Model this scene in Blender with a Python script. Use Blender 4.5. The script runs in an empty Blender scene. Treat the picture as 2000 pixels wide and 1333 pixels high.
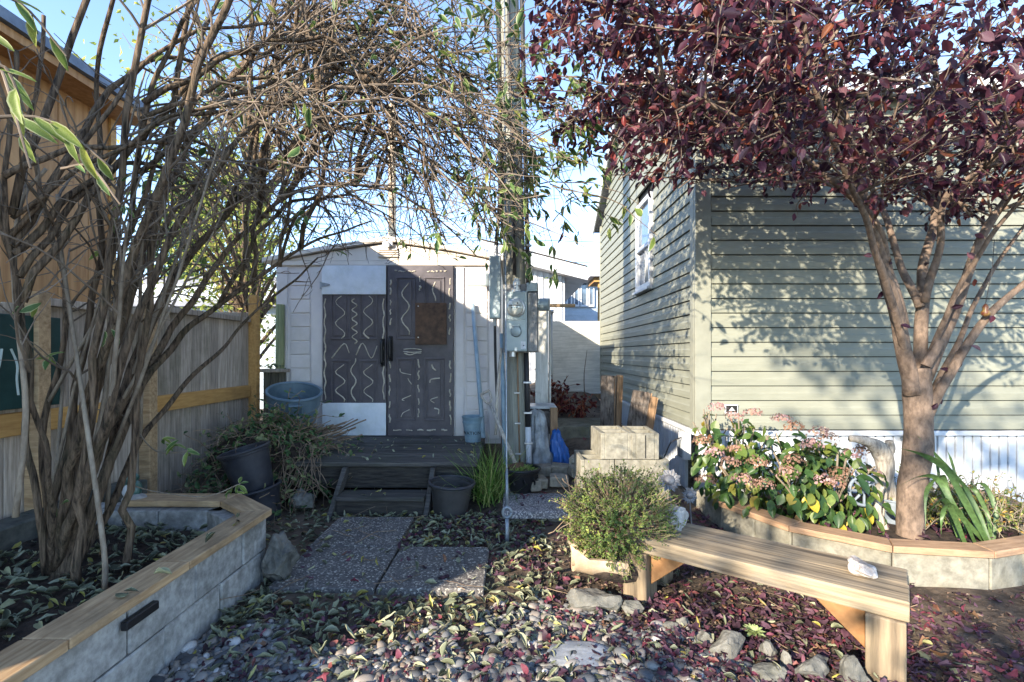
import bpy, bmesh, math, random
import numpy as np
from mathutils import Vector, Matrix, noise as mnoise
R = math.radians
rng = random.Random(7)
sc = bpy.context.scene
col = sc.collection

# ------------------------------------------------------------------ camera, sky, sun, exposure
F, HC, HY = 965.0, 1.34, 692.0            # focal length in photo pixels, eye height, horizon row
cam = bpy.data.cameras.new("camera"); camo = bpy.data.objects.new("camera", cam); col.objects.link(camo)
camo.location = (0, 0, HC); camo.rotation_euler = (R(90), 0, 0)
cam.sensor_width = 36; cam.lens = 36 * F / 2000; cam.shift_y = (HY - 666.5) / 2000
cam.clip_start = 0.05; cam.clip_end = 500
sc.camera = camo
SUN_EL = R(21)
SD = Vector((0.63, 0.776, 0)).normalized()          # the way the light travels over the ground
wld = bpy.data.worlds.new("World"); sc.world = wld; wld.use_nodes = True
nt = wld.node_tree; bg = nt.nodes["Background"]
sky = nt.nodes.new("ShaderNodeTexSky"); sky.sky_type = 'NISHITA'; sky.sun_disc = False
sky.sun_elevation = SUN_EL; sky.sun_rotation = math.atan2(-SD.x, -SD.y)
sky.air_density = 0.65; sky.dust_density = 0.0; sky.ozone_density = 1.0
nt.links.new(sky.outputs[0], bg.inputs[0]); bg.inputs[1].default_value = 0.15
sl = bpy.data.lights.new("sun", 'SUN'); sl.energy = 3.1; sl.angle = R(0.53); sl.color = (1.0, 0.88, 0.70)
so = bpy.data.objects.new("sun", sl); col.objects.link(so)
so.rotation_euler = (SD * math.cos(SUN_EL) - Vector((0, 0, math.sin(SUN_EL)))).to_track_quat('-Z', 'Y').to_euler()
so.location = (-6, -8, 9)
sc.view_settings.view_transform = 'Standard'; sc.view_settings.look = 'None'
sc.view_settings.gamma = 1.0; sc.view_settings.use_curve_mapping = False
sc.view_settings.exposure = 2.22
sc.cycles.use_denoising = True
sc.cycles.max_bounces = 6; sc.cycles.diffuse_bounces = 4; sc.cycles.transparent_max_bounces = 6

# ------------------------------------------------------------------ helpers
def W(px, py, Y):                         # photo measurement at depth Y metres -> place in metres
    return Vector(((px - 1000) * Y / F, Y, HC - (py - HY) * Y / F))
def sm(a, b, x):
    t = min(1, max(0, (x - a) / (b - a))); return t * t * (3 - 2 * t)
def gz(x, y):                             # height of the soil
    cor = sm(-0.3, 0.1, x) * (1 - sm(1.5, 1.7, x))
    z = cor * (0.17 * sm(3.75, 4.9, y) + 0.16 * sm(5.2, 6.3, y) + 0.22 * sm(6.5, 9, y))
    z += 0.12 * sm(4.4, 6, y) * (1 - sm(-2.4, -1.6, x))
    z += 0.10 * sm(3.3, 3.9, y) * sm(0.45, 0.75, x) * (1 - sm(1.3, 1.6, x))
    z += 0.05 * sm(2.9, 4.0, y) * sm(1.3, 2.0, x)
    if abs(x) < 7 and y < 12: z += 0.018 * mnoise.noise(Vector((x * 1.7, y * 1.7, 0.3)))
    return z

class MB:
    def __init__(s): s.v = []; s.f = []
    def add(s, vs, fs):
        o = len(s.v); s.v += [tuple(v) for v in vs]; s.f += [tuple(i + o for i in f) for f in fs]; return s
    def box(s, x0, x1, y0, y1, z0, z1, M=None):
        vs = [Vector((x, y, z)) for z in (z0, z1) for y in (y0, y1) for x in (x0, x1)]
        if M is not None: vs = [M @ v for v in vs]
        return s.add(vs, [(0, 2, 3, 1), (4, 5, 7, 6), (0, 1, 5, 4), (2, 6, 7, 3), (0, 4, 6, 2), (1, 3, 7, 5)])
    def tube(s, pts, rad, n=6, cap=True, flat=1.0):
        pts = [Vector(p) for p in pts]
        if not hasattr(rad, '__len__'): rad = [rad] * len(pts)
        t0 = (pts[1] - pts[0]).normalized()
        u = t0.orthogonal().normalized(); rings = []; vs = []
        for i, p in enumerate(pts):
            t = (pts[min(i + 1, len(pts) - 1)] - pts[max(i - 1, 0)])
            t = t.normalized() if t.length > 1e-9 else t0
            u = (u - t * u.dot(t)); u = u.normalized() if u.length > 1e-6 else t.orthogonal().normalized()
            w = t.cross(u)
            for k in range(n):
                a = 2 * math.pi * k / n
                vs.append(p + (u * math.cos(a) + w * math.sin(a) * flat) * rad[i])
        fs = [(i * n + k, i * n + (k + 1) % n, (i + 1) * n + (k + 1) % n, (i + 1) * n + k) for i in range(len(pts) - 1) for k in range(n)]
        if cap: fs += [tuple(reversed(range(n))), tuple(range((len(pts) - 1) * n, len(pts) * n))]
        return s.add(vs, fs)
    def lathe(s, prof, M=None, n=28, close=False):
        vs = []
        for r, z in prof:
            for k in range(n):
                a = 2 * math.pi * k / n; v = Vector((r * math.cos(a), r * math.sin(a), z))
                vs.append(M @ v if M is not None else v)
        m = len(prof)
        fs = [(i * n + k, i * n + (k + 1) % n, (i + 1) * n + (k + 1) % n, (i + 1) * n + k) for i in range(m - 1) for k in range(n)]
        fs += [tuple(reversed(range(n)))]
        if close: fs += [tuple(range((m - 1) * n, m * n))]
        return s.add(vs, fs)
    def prism(s, poly, z0, z1, M=None):   # polygon in xy, extruded in z
        n = len(poly)
        vs = [Vector((x, y, z0)) for x, y in poly] + [Vector((x, y, z1)) for x, y in poly]
        if M is not None: vs = [M @ v for v in vs]
        return s.add(vs, [tuple(reversed(range(n))), tuple(range(n, 2 * n))] + [(i, (i + 1) % n, n + (i + 1) % n, n + i) for i in range(n)])
    def strip(s, pts, widths, side):      # a thin blade following pts
        vs = []
        for p, w in zip(pts, widths):
            vs += [p - side * w, p + side * w + Vector((0, 0, 0.0))]
        return s.add(vs, [(2 * i, 2 * i + 1, 2 * i + 3, 2 * i + 2) for i in range(len(pts) - 1)])

def tag(o, label=None, cat=None, group=None, kind=None):
    if label: o["label"] = label
    if cat: o["category"] = cat
    if group: o["group"] = group
    if kind: o["kind"] = kind
    return o
def thing(name, label, cat, loc=(0, 0, 0), group=None):
    o = bpy.data.objects.new(name, None); col.objects.link(o); o.location = loc; o.empty_display_size = 0.1
    return tag(o, label, cat, group)
def attach(o, parent):
    if parent is not None:
        o.parent = parent
        p = parent; M = Matrix.Identity(4)
        chain = []
        while p is not None: chain.append(p); p = p.parent
        for p in reversed(chain): M = M @ p.matrix_parent_inverse @ p.matrix_basis
        o.matrix_parent_inverse = M.inverted()
def mk(name, mb, mat, parent=None, smooth=False, bevel=0, M=None, seg=1):
    me = bpy.data.meshes.new(name); me.from_pydata(mb.v, [], mb.f); me.update()
    bm = bmesh.new(); bm.from_mesh(me); bmesh.ops.recalc_face_normals(bm, faces=bm.faces); bm.to_mesh(me); bm.free()
    me.materials.append(mat)
    if smooth: me.polygons.foreach_set("use_smooth", [True] * len(me.polygons))
    if smooth == "auto": me.set_sharp_from_angle(angle=R(35))
    o = bpy.data.objects.new(name, me); col.objects.link(o)
    if M is not None: o.matrix_basis = M
    if bevel:
        b = o.modifiers.new("edge", 'BEVEL'); b.width = bevel; b.segments = seg; b.limit_method = 'ANGLE'
    attach(o, parent); return o
def inst(name, me, M, parent=None):
    o = bpy.data.objects.new(name, me); col.objects.link(o); o.matrix_basis = M; attach(o, parent); return o
def boxo(name, mat, parent, x0, x1, y0, y1, z0, z1, bevel=0.003, M=None):
    """a box with its own origin in the middle, long sides along its own axes"""
    c = Vector(((x0 + x1) / 2, (y0 + y1) / 2, (z0 + z1) / 2)); h = Vector((abs(x1 - x0) / 2, abs(y1 - y0) / 2, abs(z1 - z0) / 2))
    T = Matrix.Translation(c)
    if M is not None: T = M @ T
    return mk(name, MB().box(-h.x, h.x, -h.y, h.y, -h.z, h.z), mat, parent, bevel=bevel, M=T)
def spline(pts, n):
    pts = [Vector(p) for p in pts]; P = [pts[0] * 2 - pts[1]] + pts + [pts[-1] * 2 - pts[-2]]; out = []
    for i in range(1, len(P) - 2):
        for k in range(n):
            t = k / n; a, b, c, d = P[i - 1], P[i], P[i + 1], P[i + 2]
            out.append(0.5 * ((2 * b) + (c - a) * t + (2 * a - 5 * b + 4 * c - d) * t * t + (3 * b - a - 3 * c + d) * t ** 3))
    return out + [pts[-1]]
def lerp_r(r0, r1, n, e=1.0): return [r0 + (r1 - r0) * (i / (n - 1)) ** e for i in range(n)]
def rv(s=1.0): return Vector((rng.gauss(0, s), rng.gauss(0, s), rng.gauss(0, s)))

# ------------------------------------------------------------------ materials
def rgb(c): return (c[0], c[1], c[2], 1)
def M_(name, c1, c2, scale=8, stretch=(1, 1, 1), rough=0.8, bump=0.25, c3=None, c3scale=1.5, c3amt=0.5, var=0.0, spec=0.3, metal=0.0, lo=0.35, hi=0.65, fine=0.0, bd=0.01, src=None, speck=None):
    m = bpy.data.materials.new(name); m.use_nodes = True; n = m.node_tree.nodes; l = m.node_tree.links
    bs = n["Principled BSDF"]; bs.inputs["Roughness"].default_value = rough; bs.inputs["Metallic"].default_value = metal
    bs.inputs["Specular IOR Level"].default_value = spec
    tc = n.new("ShaderNodeTexCoord"); oi = n.new("ShaderNodeObjectInfo")
    off = n.new("ShaderNodeVectorMath"); off.operation = 'MULTIPLY_ADD'
    cmb = n.new("ShaderNodeCombineXYZ"); l.new(oi.outputs["Random"], cmb.inputs[0]); l.new(oi.outputs["Random"], cmb.inputs[1]); l.new(oi.outputs["Random"], cmb.inputs[2])
    l.new(cmb.outputs[0], off.inputs[0]); off.inputs[1].default_value = (13.1, 7.7, 5.3); l.new(tc.outputs["Object"], off.inputs[2])
    mp = n.new("ShaderNodeMapping"); mp.inputs["Scale"].default_value = [scale * s for s in stretch]; l.new(off.outputs[0], mp.inputs[0])
    no = n.new("ShaderNodeTexNoise"); no.inputs["Scale"].default_value = 1; no.inputs["Detail"].default_value = 7; no.inputs["Roughness"].default_value = 0.62
    l.new(mp.outputs[0], no.inputs[0])
    cr = n.new("ShaderNodeValToRGB"); cr.color_ramp.elements[0].position = lo; cr.color_ramp.elements[1].position = hi
    cr.color_ramp.elements[0].color = rgb(c1); cr.color_ramp.elements[1].color = rgb(c2)
    l.new(no.outputs[0], cr.inputs[0]); out = cr.outputs[0]
    if c3:
        n2 = n.new("ShaderNodeTexNoise"); n2.inputs["Scale"].default_value = c3scale; n2.inputs["Detail"].default_value = 8; n2.inputs["Roughness"].default_value = 0.7
        l.new(off.outputs[0], n2.inputs[0])
        r2 = n.new("ShaderNodeValToRGB"); r2.color_ramp.elements[0].position = 0.48; r2.color_ramp.elements[1].position = 0.72
        l.new(n2.outputs[0], r2.inputs[0])
        ml = n.new("ShaderNodeMath"); ml.operation = 'MULTIPLY'; ml.inputs[1].default_value = c3amt; l.new(r2.outputs[0], ml.inputs[0])
        mx = n.new("ShaderNodeMixRGB"); l.new(ml.outputs[0], mx.inputs[0]); l.new(out, mx.inputs[1]); mx.inputs[2].default_value = rgb(c3); out = mx.outputs[0]
    if speck:
        v = n.new("ShaderNodeTexVoronoi"); v.inputs["Scale"].default_value = speck[0]; l.new(off.outputs[0], v.inputs[0])
        wn = n.new("ShaderNodeTexWhiteNoise"); l.new(v.outputs["Position"], wn.inputs[0])
        r3 = n.new("ShaderNodeValToRGB"); r3.color_ramp.interpolation = 'LINEAR'
        r3.color_ramp.elements[0].position = speck[2]; r3.color_ramp.elements[1].position = min(1, speck[2] + 0.2); l.new(wn.outputs[0], r3.inputs[0])
        mx = n.new("ShaderNodeMixRGB"); l.new(r3.outputs[0], mx.inputs[0]); l.new(out, mx.inputs[1]); mx.inputs[2].default_value = rgb(speck[1]); out = mx.outputs[0]
    if var:
        hs = n.new("ShaderNodeHueSaturation"); mr = n.new("ShaderNodeMapRange"); mr.inputs[3].default_value = 1 - var; mr.inputs[4].default_value = 1 + var
        l.new(oi.outputs["Random"], mr.inputs[0]); l.new(mr.outputs[0], hs.inputs["Value"]); l.new(out, hs.inputs["Color"]); out = hs.outputs[0]
    l.new(out, bs.inputs["Base Color"])
    if bump:
        b = n.new("ShaderNodeBump"); b.inputs["Strength"].default_value = bump; b.inputs["Distance"].default_value = bd
        l.new(no.outputs[0], b.inputs["Height"]); l.new(b.outputs[0], bs.inputs["Normal"])
    return m
def leafmat(name, stops, trans=0.35, rough=0.5, edge=None):
    """leaf colour from the per-leaf number 'rnd'; light passes through"""
    m = bpy.data.materials.new(name); m.use_nodes = True; n = m.node_tree.nodes; l = m.node_tree.links
    bs = n["Principled BSDF"]; bs.inputs["Roughness"].default_value = rough; bs.inputs["Specular IOR Level"].default_value = 0.35
    at = n.new("ShaderNodeAttribute"); at.attribute_name = "rnd"
    cr = n.new("ShaderNodeValToRGB"); e = cr.color_ramp.elements
    e[0].position = stops[0][0]; e[0].color = rgb(stops[0][1]); e[1].position = stops[-1][0]; e[1].color = rgb(stops[-1][1])
    for p, c in stops[1:-1]:
        k = e.new(p); k.color = rgb(c)
    l.new(at.outputs["Fac"], cr.inputs[0]); out = cr.outputs[0]
    tc = n.new("ShaderNodeTexCoord"); no = n.new("ShaderNodeTexNoise"); no.inputs["Scale"].default_value = 45; l.new(tc.outputs["Object"], no.inputs[0])
    hs = n.new("ShaderNodeHueSaturation"); mr = n.new("ShaderNodeMapRange"); mr.inputs[1].default_value = 0.3; mr.inputs[2].default_value = 0.7; mr.inputs[3].default_value = 0.7; mr.inputs[4].default_value = 1.25
    l.new(no.outputs[0], mr.inputs[0]); l.new(mr.outputs[0], hs.inputs["Value"]); l.new(out, hs.inputs["Color"]); out = hs.outputs[0]
    if edge:
        ae = n.new("ShaderNodeAttribute"); ae.attribute_name = "edge"
        r2 = n.new("ShaderNodeValToRGB"); r2.color_ramp.elements[0].position = edge[1]; r2.color_ramp.elements[1].position = min(1, edge[1] + 0.15); l.new(ae.outputs["Fac"], r2.inputs[0])
        mx = n.new("ShaderNodeMixRGB"); l.new(r2.outputs[0], mx.inputs[0]); l.new(out, mx.inputs[1]); mx.inputs[2].default_value = rgb(edge[0]); out = mx.outputs[0]
    l.new(out, bs.inputs["Base Color"])
    tr = n.new("ShaderNodeBsdfTranslucent"); l.new(out, tr.inputs[0])
    ms = n.new("ShaderNodeMixShader"); ms.inputs[0].default_value = trans
    l.new(bs.outputs[0], ms.inputs[1]); l.new(tr.outputs[0], ms.inputs[2]); l.new(ms.outputs[0], n["Material Output"].inputs[0])
    return m
def rndmat(name, stops, rough=0.6, bump=0.2, scale=30):
    m = leafmat(name, stops, 0.0, rough); return m
def plain(name, c, rough=0.5, metal=0.0, spec=0.4):
    return M_(name, [k * 0.9 for k in c], [min(1, k * 1.08) for k in c], 6, rough=rough, bump=0.05, metal=metal, spec=spec)

mt = {}
mt['soil'] = M_("soil", (0.035, 0.026, 0.02), (0.12, 0.088, 0.064), 14, bump=0.9, c3=(0.25, 0.185, 0.13), c3scale=1.3, c3amt=0.75, rough=0.95, bd=0.03)
mt['bedsoil'] = M_("bed_soil", (0.016, 0.012, 0.010), (0.07, 0.05, 0.038), 22, bump=1.0, rough=0.95, bd=0.03)
mt['paver'] = M_("paver_aggregate", (0.07, 0.064, 0.061), (0.16, 0.148, 0.14), 60, bump=0.5, rough=0.75, speck=(105, (0.46, 0.43, 0.37), 0.77), c3=(0.03, 0.03, 0.034), c3scale=3, c3amt=0.6)
mt['stepslab'] = M_("slab_aggregate", (0.10, 0.10, 0.115), (0.22, 0.21, 0.22), 60, bump=0.6, rough=0.8, speck=(120, (0.5, 0.47, 0.45), 0.62), c3=(0.07, 0.06, 0.055), c3scale=3)
mt['block'] = M_("concrete_block", (0.22, 0.215, 0.205), (0.41, 0.405, 0.385), 24, bump=0.5, rough=0.9, c3=(0.085, 0.085, 0.07), c3scale=3.2, c3amt=0.7, var=0.12)
mt['blockwarm'] = M_("concrete_block_warm", (0.15, 0.14, 0.112), (0.275, 0.258, 0.21), 20, bump=0.45, rough=0.9, c3=(0.20, 0.18, 0.12), c3scale=3, c3amt=0.6, var=0.1)
mt['blockdark'] = M_("concrete_block_mossy", (0.045, 0.05, 0.045), (0.12, 0.12, 0.105), 14, bump=0.6, rough=0.95, c3=(0.03, 0.04, 0.018), c3scale=4)
mt['cedar'] = M_("cedar_cap", (0.30, 0.19, 0.10), (0.52, 0.36, 0.205), 5, (1, 9, 9), rough=0.7, bump=0.25, c3=(0.10, 0.075, 0.05), c3scale=3.5, c3amt=0.65, var=0.1)
mt['cedarred'] = M_("cedar_cap_red", (0.27, 0.165, 0.095), (0.45, 0.29, 0.18), 5, (1, 9, 9), rough=0.65, bump=0.25, c3=(0.14, 0.085, 0.06), c3scale=3, c3amt=0.6, var=0.1)
mt['rail'] = M_("fence_rail", (0.42, 0.22, 0.07), (0.58, 0.34, 0.12), 5, (9, 1, 9), rough=0.65, bump=0.15, c3=(0.25, 0.13, 0.05), c3scale=3, var=0.08)
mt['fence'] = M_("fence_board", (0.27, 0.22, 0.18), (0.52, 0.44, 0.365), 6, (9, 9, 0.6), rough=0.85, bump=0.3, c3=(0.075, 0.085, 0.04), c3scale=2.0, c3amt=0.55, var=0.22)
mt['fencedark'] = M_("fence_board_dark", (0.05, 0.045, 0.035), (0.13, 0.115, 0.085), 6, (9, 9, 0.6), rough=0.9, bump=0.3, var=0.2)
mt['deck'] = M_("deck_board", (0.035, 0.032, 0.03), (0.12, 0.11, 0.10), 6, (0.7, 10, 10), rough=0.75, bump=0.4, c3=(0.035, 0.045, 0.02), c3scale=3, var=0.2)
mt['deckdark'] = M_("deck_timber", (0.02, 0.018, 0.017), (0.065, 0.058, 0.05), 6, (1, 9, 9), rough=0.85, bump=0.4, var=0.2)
mt['benchwood'] = M_("bench_wood", (0.075, 0.058, 0.042), (0.33, 0.255, 0.165), 3, (0.6, 11, 11), rough=0.8, bump=0.5, c3=(0.17, 0.16, 0.145), c3scale=2.2, c3amt=0.8, lo=0.3, hi=0.6, var=0.08)
mt['benchleg'] = M_("bench_leg_wood", (0.11, 0.082, 0.055), (0.30, 0.225, 0.145), 3, (9, 9, 0.6), rough=0.75, bump=0.35, c3=(0.16, 0.13, 0.07), c3scale=4)
mt['brace'] = M_("brace_wood", (0.22, 0.105, 0.04), (0.33, 0.17, 0.07), 5, (3, 3, 3), rough=0.65)
mt['orangewall'] = M_("stained_boards", (0.36, 0.18, 0.07), (0.52, 0.29, 0.125), 4, (6, 6, 0.5), rough=0.7, bump=0.2, c3=(0.26, 0.12, 0.045), c3scale=2, var=0.1)
mt['blueroof'] = M_("blue_grey_roofing", (0.12, 0.15, 0.20), (0.2, 0.24, 0.30), 10, rough=0.8)
mt['darkwood'] = plain("dark_stained_wood", (0.03, 0.025, 0.022), 0.8)
mt['siding'] = M_("sage_siding", (0.208, 0.214, 0.172), (0.242, 0.248, 0.202), 3, (1, 1, 6), rough=0.55, bump=0.06, c3=(0.155, 0.16, 0.125), c3scale=1.2, c3amt=0.45, var=0.03)
mt['trimsage'] = plain("sage_trim", (0.225, 0.228, 0.187), 0.55)
mt['white'] = M_("white_vinyl", (0.50, 0.52, 0.55), (0.60, 0.615, 0.64), 4, rough=0.45, bump=0.05, c3=(0.36, 0.36, 0.33), c3scale=2.4, c3amt=0.6)
mt['whitedirty'] = M_("white_board_dirty", (0.62, 0.66, 0.70), (0.76, 0.79, 0.82), 5, rough=0.5, bump=0.08, c3=(0.42, 0.45, 0.36), c3scale=2.2, c3amt=0.6)
mt['shingle'] = M_("roof_shingles", (0.16, 0.16, 0.17), (0.34, 0.34, 0.36), 14, (1, 3, 3), rough=0.9, bump=0.6)
mt['resin'] = M_("shed_resin", (0.60, 0.56, 0.545), (0.69, 0.645, 0.625), 3, rough=0.5, bump=0.06, c3=(0.40, 0.385, 0.33), c3scale=1.6, c3amt=0.5)
mt['resintrim'] = M_("shed_resin_trim", (0.61, 0.55, 0.48), (0.69, 0.63, 0.555), 3, rough=0.5, bump=0.06)
mt['door'] = M_("door_paint", (0.075, 0.066, 0.075), (0.115, 0.102, 0.112), 5, (1, 1, 1), rough=0.42, bump=0.12, c3=(0.035, 0.034, 0.045), c3scale=2.2, c3amt=0.7)
mt['glue'] = M_("adhesive_bead", (0.38, 0.34, 0.26), (0.62, 0.57, 0.47), 20, rough=0.8, bump=0.3)
mt['rust'] = M_("rusty_plate", (0.05, 0.028, 0.018), (0.115, 0.065, 0.04), 12, rough=0.6, bump=0.2, c3=(0.16, 0.085, 0.045), c3scale=3)
mt['black'] = plain("black_plastic", (0.012, 0.012, 0.014), 0.45)
mt['blackwet'] = M_("black_nursery_plastic", (0.018, 0.020, 0.028), (0.045, 0.046, 0.055), 8, rough=0.42, bump=0.05, c3=(0.08, 0.075, 0.07), c3scale=3)
mt['potgrey'] = M_("grey_nursery_plastic", (0.04, 0.038, 0.037), (0.07, 0.066, 0.064), 6, rough=0.55, bump=0.05, c3=(0.05, 0.045, 0.04), c3scale=3)
mt['bluecan'] = M_("blue_grey_plastic", (0.085, 0.135, 0.18), (0.125, 0.185, 0.235), 5, rough=0.45, bump=0.05, c3=(0.20, 0.25, 0.28), c3scale=2.5, c3amt=0.4)
mt['galv'] = M_("galvanised_blue", (0.14, 0.23, 0.29), (0.27, 0.37, 0.43), 7, rough=0.5, bump=0.12, metal=0.2, c3=(0.42, 0.48, 0.50), c3scale=3, c3amt=0.5)
mt['pipe'] = M_("grey_blue_pipe", (0.20, 0.29, 0.36), (0.32, 0.41, 0.48), 9, rough=0.5, bump=0.05)
mt['metalgrey'] = M_("painted_meter_grey", (0.23, 0.28, 0.30), (0.30, 0.35, 0.37), 6, rough=0.42, bump=0.04, metal=0.25, c3=(0.38, 0.40, 0.40), c3scale=4, c3amt=0.4)
mt['zinc'] = plain("zinc_fitting", (0.5, 0.5, 0.5), 0.4, 0.7)
mt['steel'] = M_("weathered_steel", (0.20, 0.23, 0.26), (0.34, 0.37, 0.40), 20, rough=0.5, metal=0.6, bump=0.1)
mt['backboard'] = M_("weathered_plywood", (0.16, 0.16, 0.165), (0.34, 0.33, 0.32), 9, (3, 3, 1), rough=0.9, bump=0.3, c3=(0.09, 0.09, 0.09), c3scale=5)
mt['pole'] = M_("utility_pole_wood", (0.13, 0.13, 0.105), (0.31, 0.31, 0.265), 7, (8, 8, 0.35), rough=0.85, bump=0.5, c3=(0.10, 0.075, 0.05), c3scale=2.5, c3amt=0.7, lo=0.3, hi=0.7)
mt['postgreen'] = M_("treated_post", (0.14, 0.16, 0.07), (0.27, 0.28, 0.15), 7, (8, 8, 0.4), rough=0.85, bump=0.4)
mt['ply'] = M_("old_whitewashed_plywood", (0.44, 0.42, 0.37), (0.64, 0.61, 0.54), 3, (0.8, 1, 12), rough=0.85, bump=0.25, c3=(0.26, 0.26, 0.22), c3scale=1.6, c3amt=0.6)
mt['whiteboards'] = M_("peeling_white_boards", (0.50, 0.49, 0.44), (0.68, 0.67, 0.62), 5, (8, 8, 0.8), rough=0.85, bump=0.3, c3=(0.17, 0.165, 0.14), c3scale=4, c3amt=0.8, var=0.1)
mt['plankdark'] = M_("old_plank_bark", (0.025, 0.018, 0.015), (0.16, 0.13, 0.11), 10, (5, 5, 1), rough=0.95, bump=0.8, c3=(0.26, 0.24, 0.22), c3scale=5, c3amt=0.5)
mt['plankedge'] = M_("old_plank_edge", (0.15, 0.09, 0.05), (0.30, 0.19, 0.11), 6, (8, 8, 0.8), rough=0.8, bump=0.3)
mt['brick'] = M_("buff_paver_brick", (0.20, 0.175, 0.135), (0.34, 0.30, 0.24), 25, rough=0.9, bump=0.5, c3=(0.10, 0.095, 0.05), c3scale=7, var=0.2)
mt['mossy'] = M_("mossy_concrete", (0.11, 0.10, 0.075), (0.26, 0.23, 0.17), 16, rough=0.95, bump=0.8, c3=(0.055, 0.06, 0.02), c3scale=4, c3amt=0.9, bd=0.03)
mt['tarp'] = plain("blue_tarp", (0.02, 0.10, 0.34), 0.4)
mt['bag'] = M_("grey_plastic_bag", (0.12, 0.13, 0.14), (0.40, 0.42, 0.43), 6, rough=0.4, bump=0.2)
mt['rock'] = M_("pale_rock", (0.24, 0.225, 0.21), (0.52, 0.50, 0.47), 12, rough=0.85, bump=0.7, c3=(0.15, 0.13, 0.10), c3scale=6, c3amt=0.6, bd=0.02)
mt['quartz'] = M_("quartz_rock", (0.30, 0.24, 0.20), (0.56, 0.52, 0.49), 14, rough=0.65, bump=0.8, c3=(0.40, 0.30, 0.20), c3scale=8, c3amt=0.5, bd=0.02)
mt['greyrock'] = M_("grey_rock", (0.075, 0.075, 0.068), (0.21, 0.20, 0.175), 12, rough=0.85, bump=0.7, c3=(0.09, 0.09, 0.06), c3scale=5, c3amt=0.6, bd=0.02, var=0.18)
mt['slate'] = M_("blue_grey_flagstone", (0.16, 0.175, 0.20), (0.31, 0.33, 0.36), 9, rough=0.75, bump=0.4, c3=(0.10, 0.10, 0.10), c3scale=4)
mt['drift'] = M_("driftwood", (0.23, 0.20, 0.17), (0.52, 0.47, 0.40), 10, (6, 6, 1.2), rough=0.8, bump=0.8, c3=(0.12, 0.10, 0.08), c3scale=9, c3amt=0.5)
mt['log'] = M_("pale_log", (0.38, 0.27, 0.17), (0.62, 0.48, 0.33), 8, rough=0.75, bump=0.4, c3=(0.17, 0.11, 0.07), c3scale=7, c3amt=0.5)
mt['purplebark'] = M_("plum_bark", (0.075, 0.054, 0.042), (0.25, 0.18, 0.135), 14, (2.2, 2.2, 1.2), rough=0.9, bump=1.0, c3=(0.075, 0.05, 0.035), c3scale=6, c3amt=0.6, lo=0.3, hi=0.7)
mt['shrubbark'] = M_("furrowed_shrub_bark", (0.022, 0.015, 0.010), (0.215, 0.15, 0.10), 9, (8, 8, 0.7), rough=0.9, bump=1.0, c3=(0.06, 0.062, 0.025), c3scale=5, c3amt=0.4, bd=0.02, var=0.2)
mt['shoot'] = M_("pale_young_bark", (0.17, 0.13, 0.095), (0.30, 0.25, 0.19), 12, (3, 3, 1), rough=0.75, bump=0.3, c3=(0.09, 0.07, 0.05), c3scale=6, var=0.15)
mt['twig'] = M_("twig_bark", (0.085, 0.066, 0.05), (0.215, 0.168, 0.128), 5, rough=0.8, bump=0.0)
mt['straw'] = M_("dry_vine_stems", (0.12, 0.08, 0.055), (0.30, 0.22, 0.15), 6, rough=0.85, bump=0.0)
mt['glass'] = plain("window_glass", (0.10, 0.14, 0.19), 0.04, 0.0, 1.0)
mt['curtain'] = plain("pale_curtain", (0.45, 0.45, 0.43), 0.8)
mt['dark'] = plain("dark_and_shade", (0.012, 0.012, 0.012), 0.8)  # near black: the plaque's own colour, elsewhere painted shade in gaps
mt['greensign'] = M_("dark_green_board", (0.006, 0.035, 0.032), (0.015, 0.055, 0.05), 8, rough=0.5, bump=0.05)
mt['paint'] = plain("pale_paint_strokes", (0.45, 0.52, 0.48), 0.7)
mt['frog'] = M_("frog_glaze", (0.02, 0.07, 0.06), (0.07, 0.15, 0.13), 25, rough=0.3, bump=0.05, spec=0.6)
mt['greyhouse'] = M_("grey_clapboard", (0.36, 0.42, 0.48), (0.44, 0.50, 0.56), 4, rough=0.6, bump=0.03)
mt['flowermetal'] = M_("grey_metal_flower", (0.13, 0.13, 0.14), (0.28, 0.275, 0.28), 16, rough=0.55, metal=0.3, bump=0.2)
mt['pewter'] = M_("blue_grey_cast_stone", (0.10, 0.13, 0.17), (0.24, 0.28, 0.33), 14, rough=0.6, bump=0.3)
mt['wire'] = plain("black_cable", (0.02, 0.02, 0.022), 0.6)

lm = {}
PURP = [(0, (0.028, 0.014, 0.026)), (0.35, (0.062, 0.021, 0.038)), (0.6, (0.13, 0.034, 0.05)), (0.78, (0.20, 0.105, 0.125)), (0.92, (0.22, 0.04, 0.04)), (1, (0.26, 0.085, 0.035))]
lm['plum'] = leafmat("plum_leaf", PURP, 0.42, 0.34)
lm['fallplum'] = leafmat("fallen_plum_leaf", [(0, (0.03, 0.016, 0.024)), (0.4, (0.07, 0.03, 0.046)), (0.7, (0.115, 0.06, 0.085)), (0.93, (0.17, 0.03, 0.05)), (1, (0.20, 0.11, 0.06))], 0.1, 0.6)
lm['varieg'] = leafmat("variegated_leaf", [(0, (0.05, 0.10, 0.035)), (0.5, (0.10, 0.18, 0.05)), (0.8, (0.22, 0.28, 0.06)), (1, (0.40, 0.38, 0.08))], 0.4, 0.5, edge=((0.45, 0.47, 0.24), 0.74))
lm['fallgreen'] = leafmat("fallen_pale_leaf", [(0, (0.045, 0.042, 0.03)), (0.3, (0.10, 0.11, 0.065)), (0.6, (0.21, 0.225, 0.14)), (0.85, (0.35, 0.355, 0.25)), (0.95, (0.40, 0.36, 0.07)), (1, (0.16, 0.09, 0.05))], 0.12, 0.6, edge=((0.33, 0.34, 0.22), 0.86))
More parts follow.
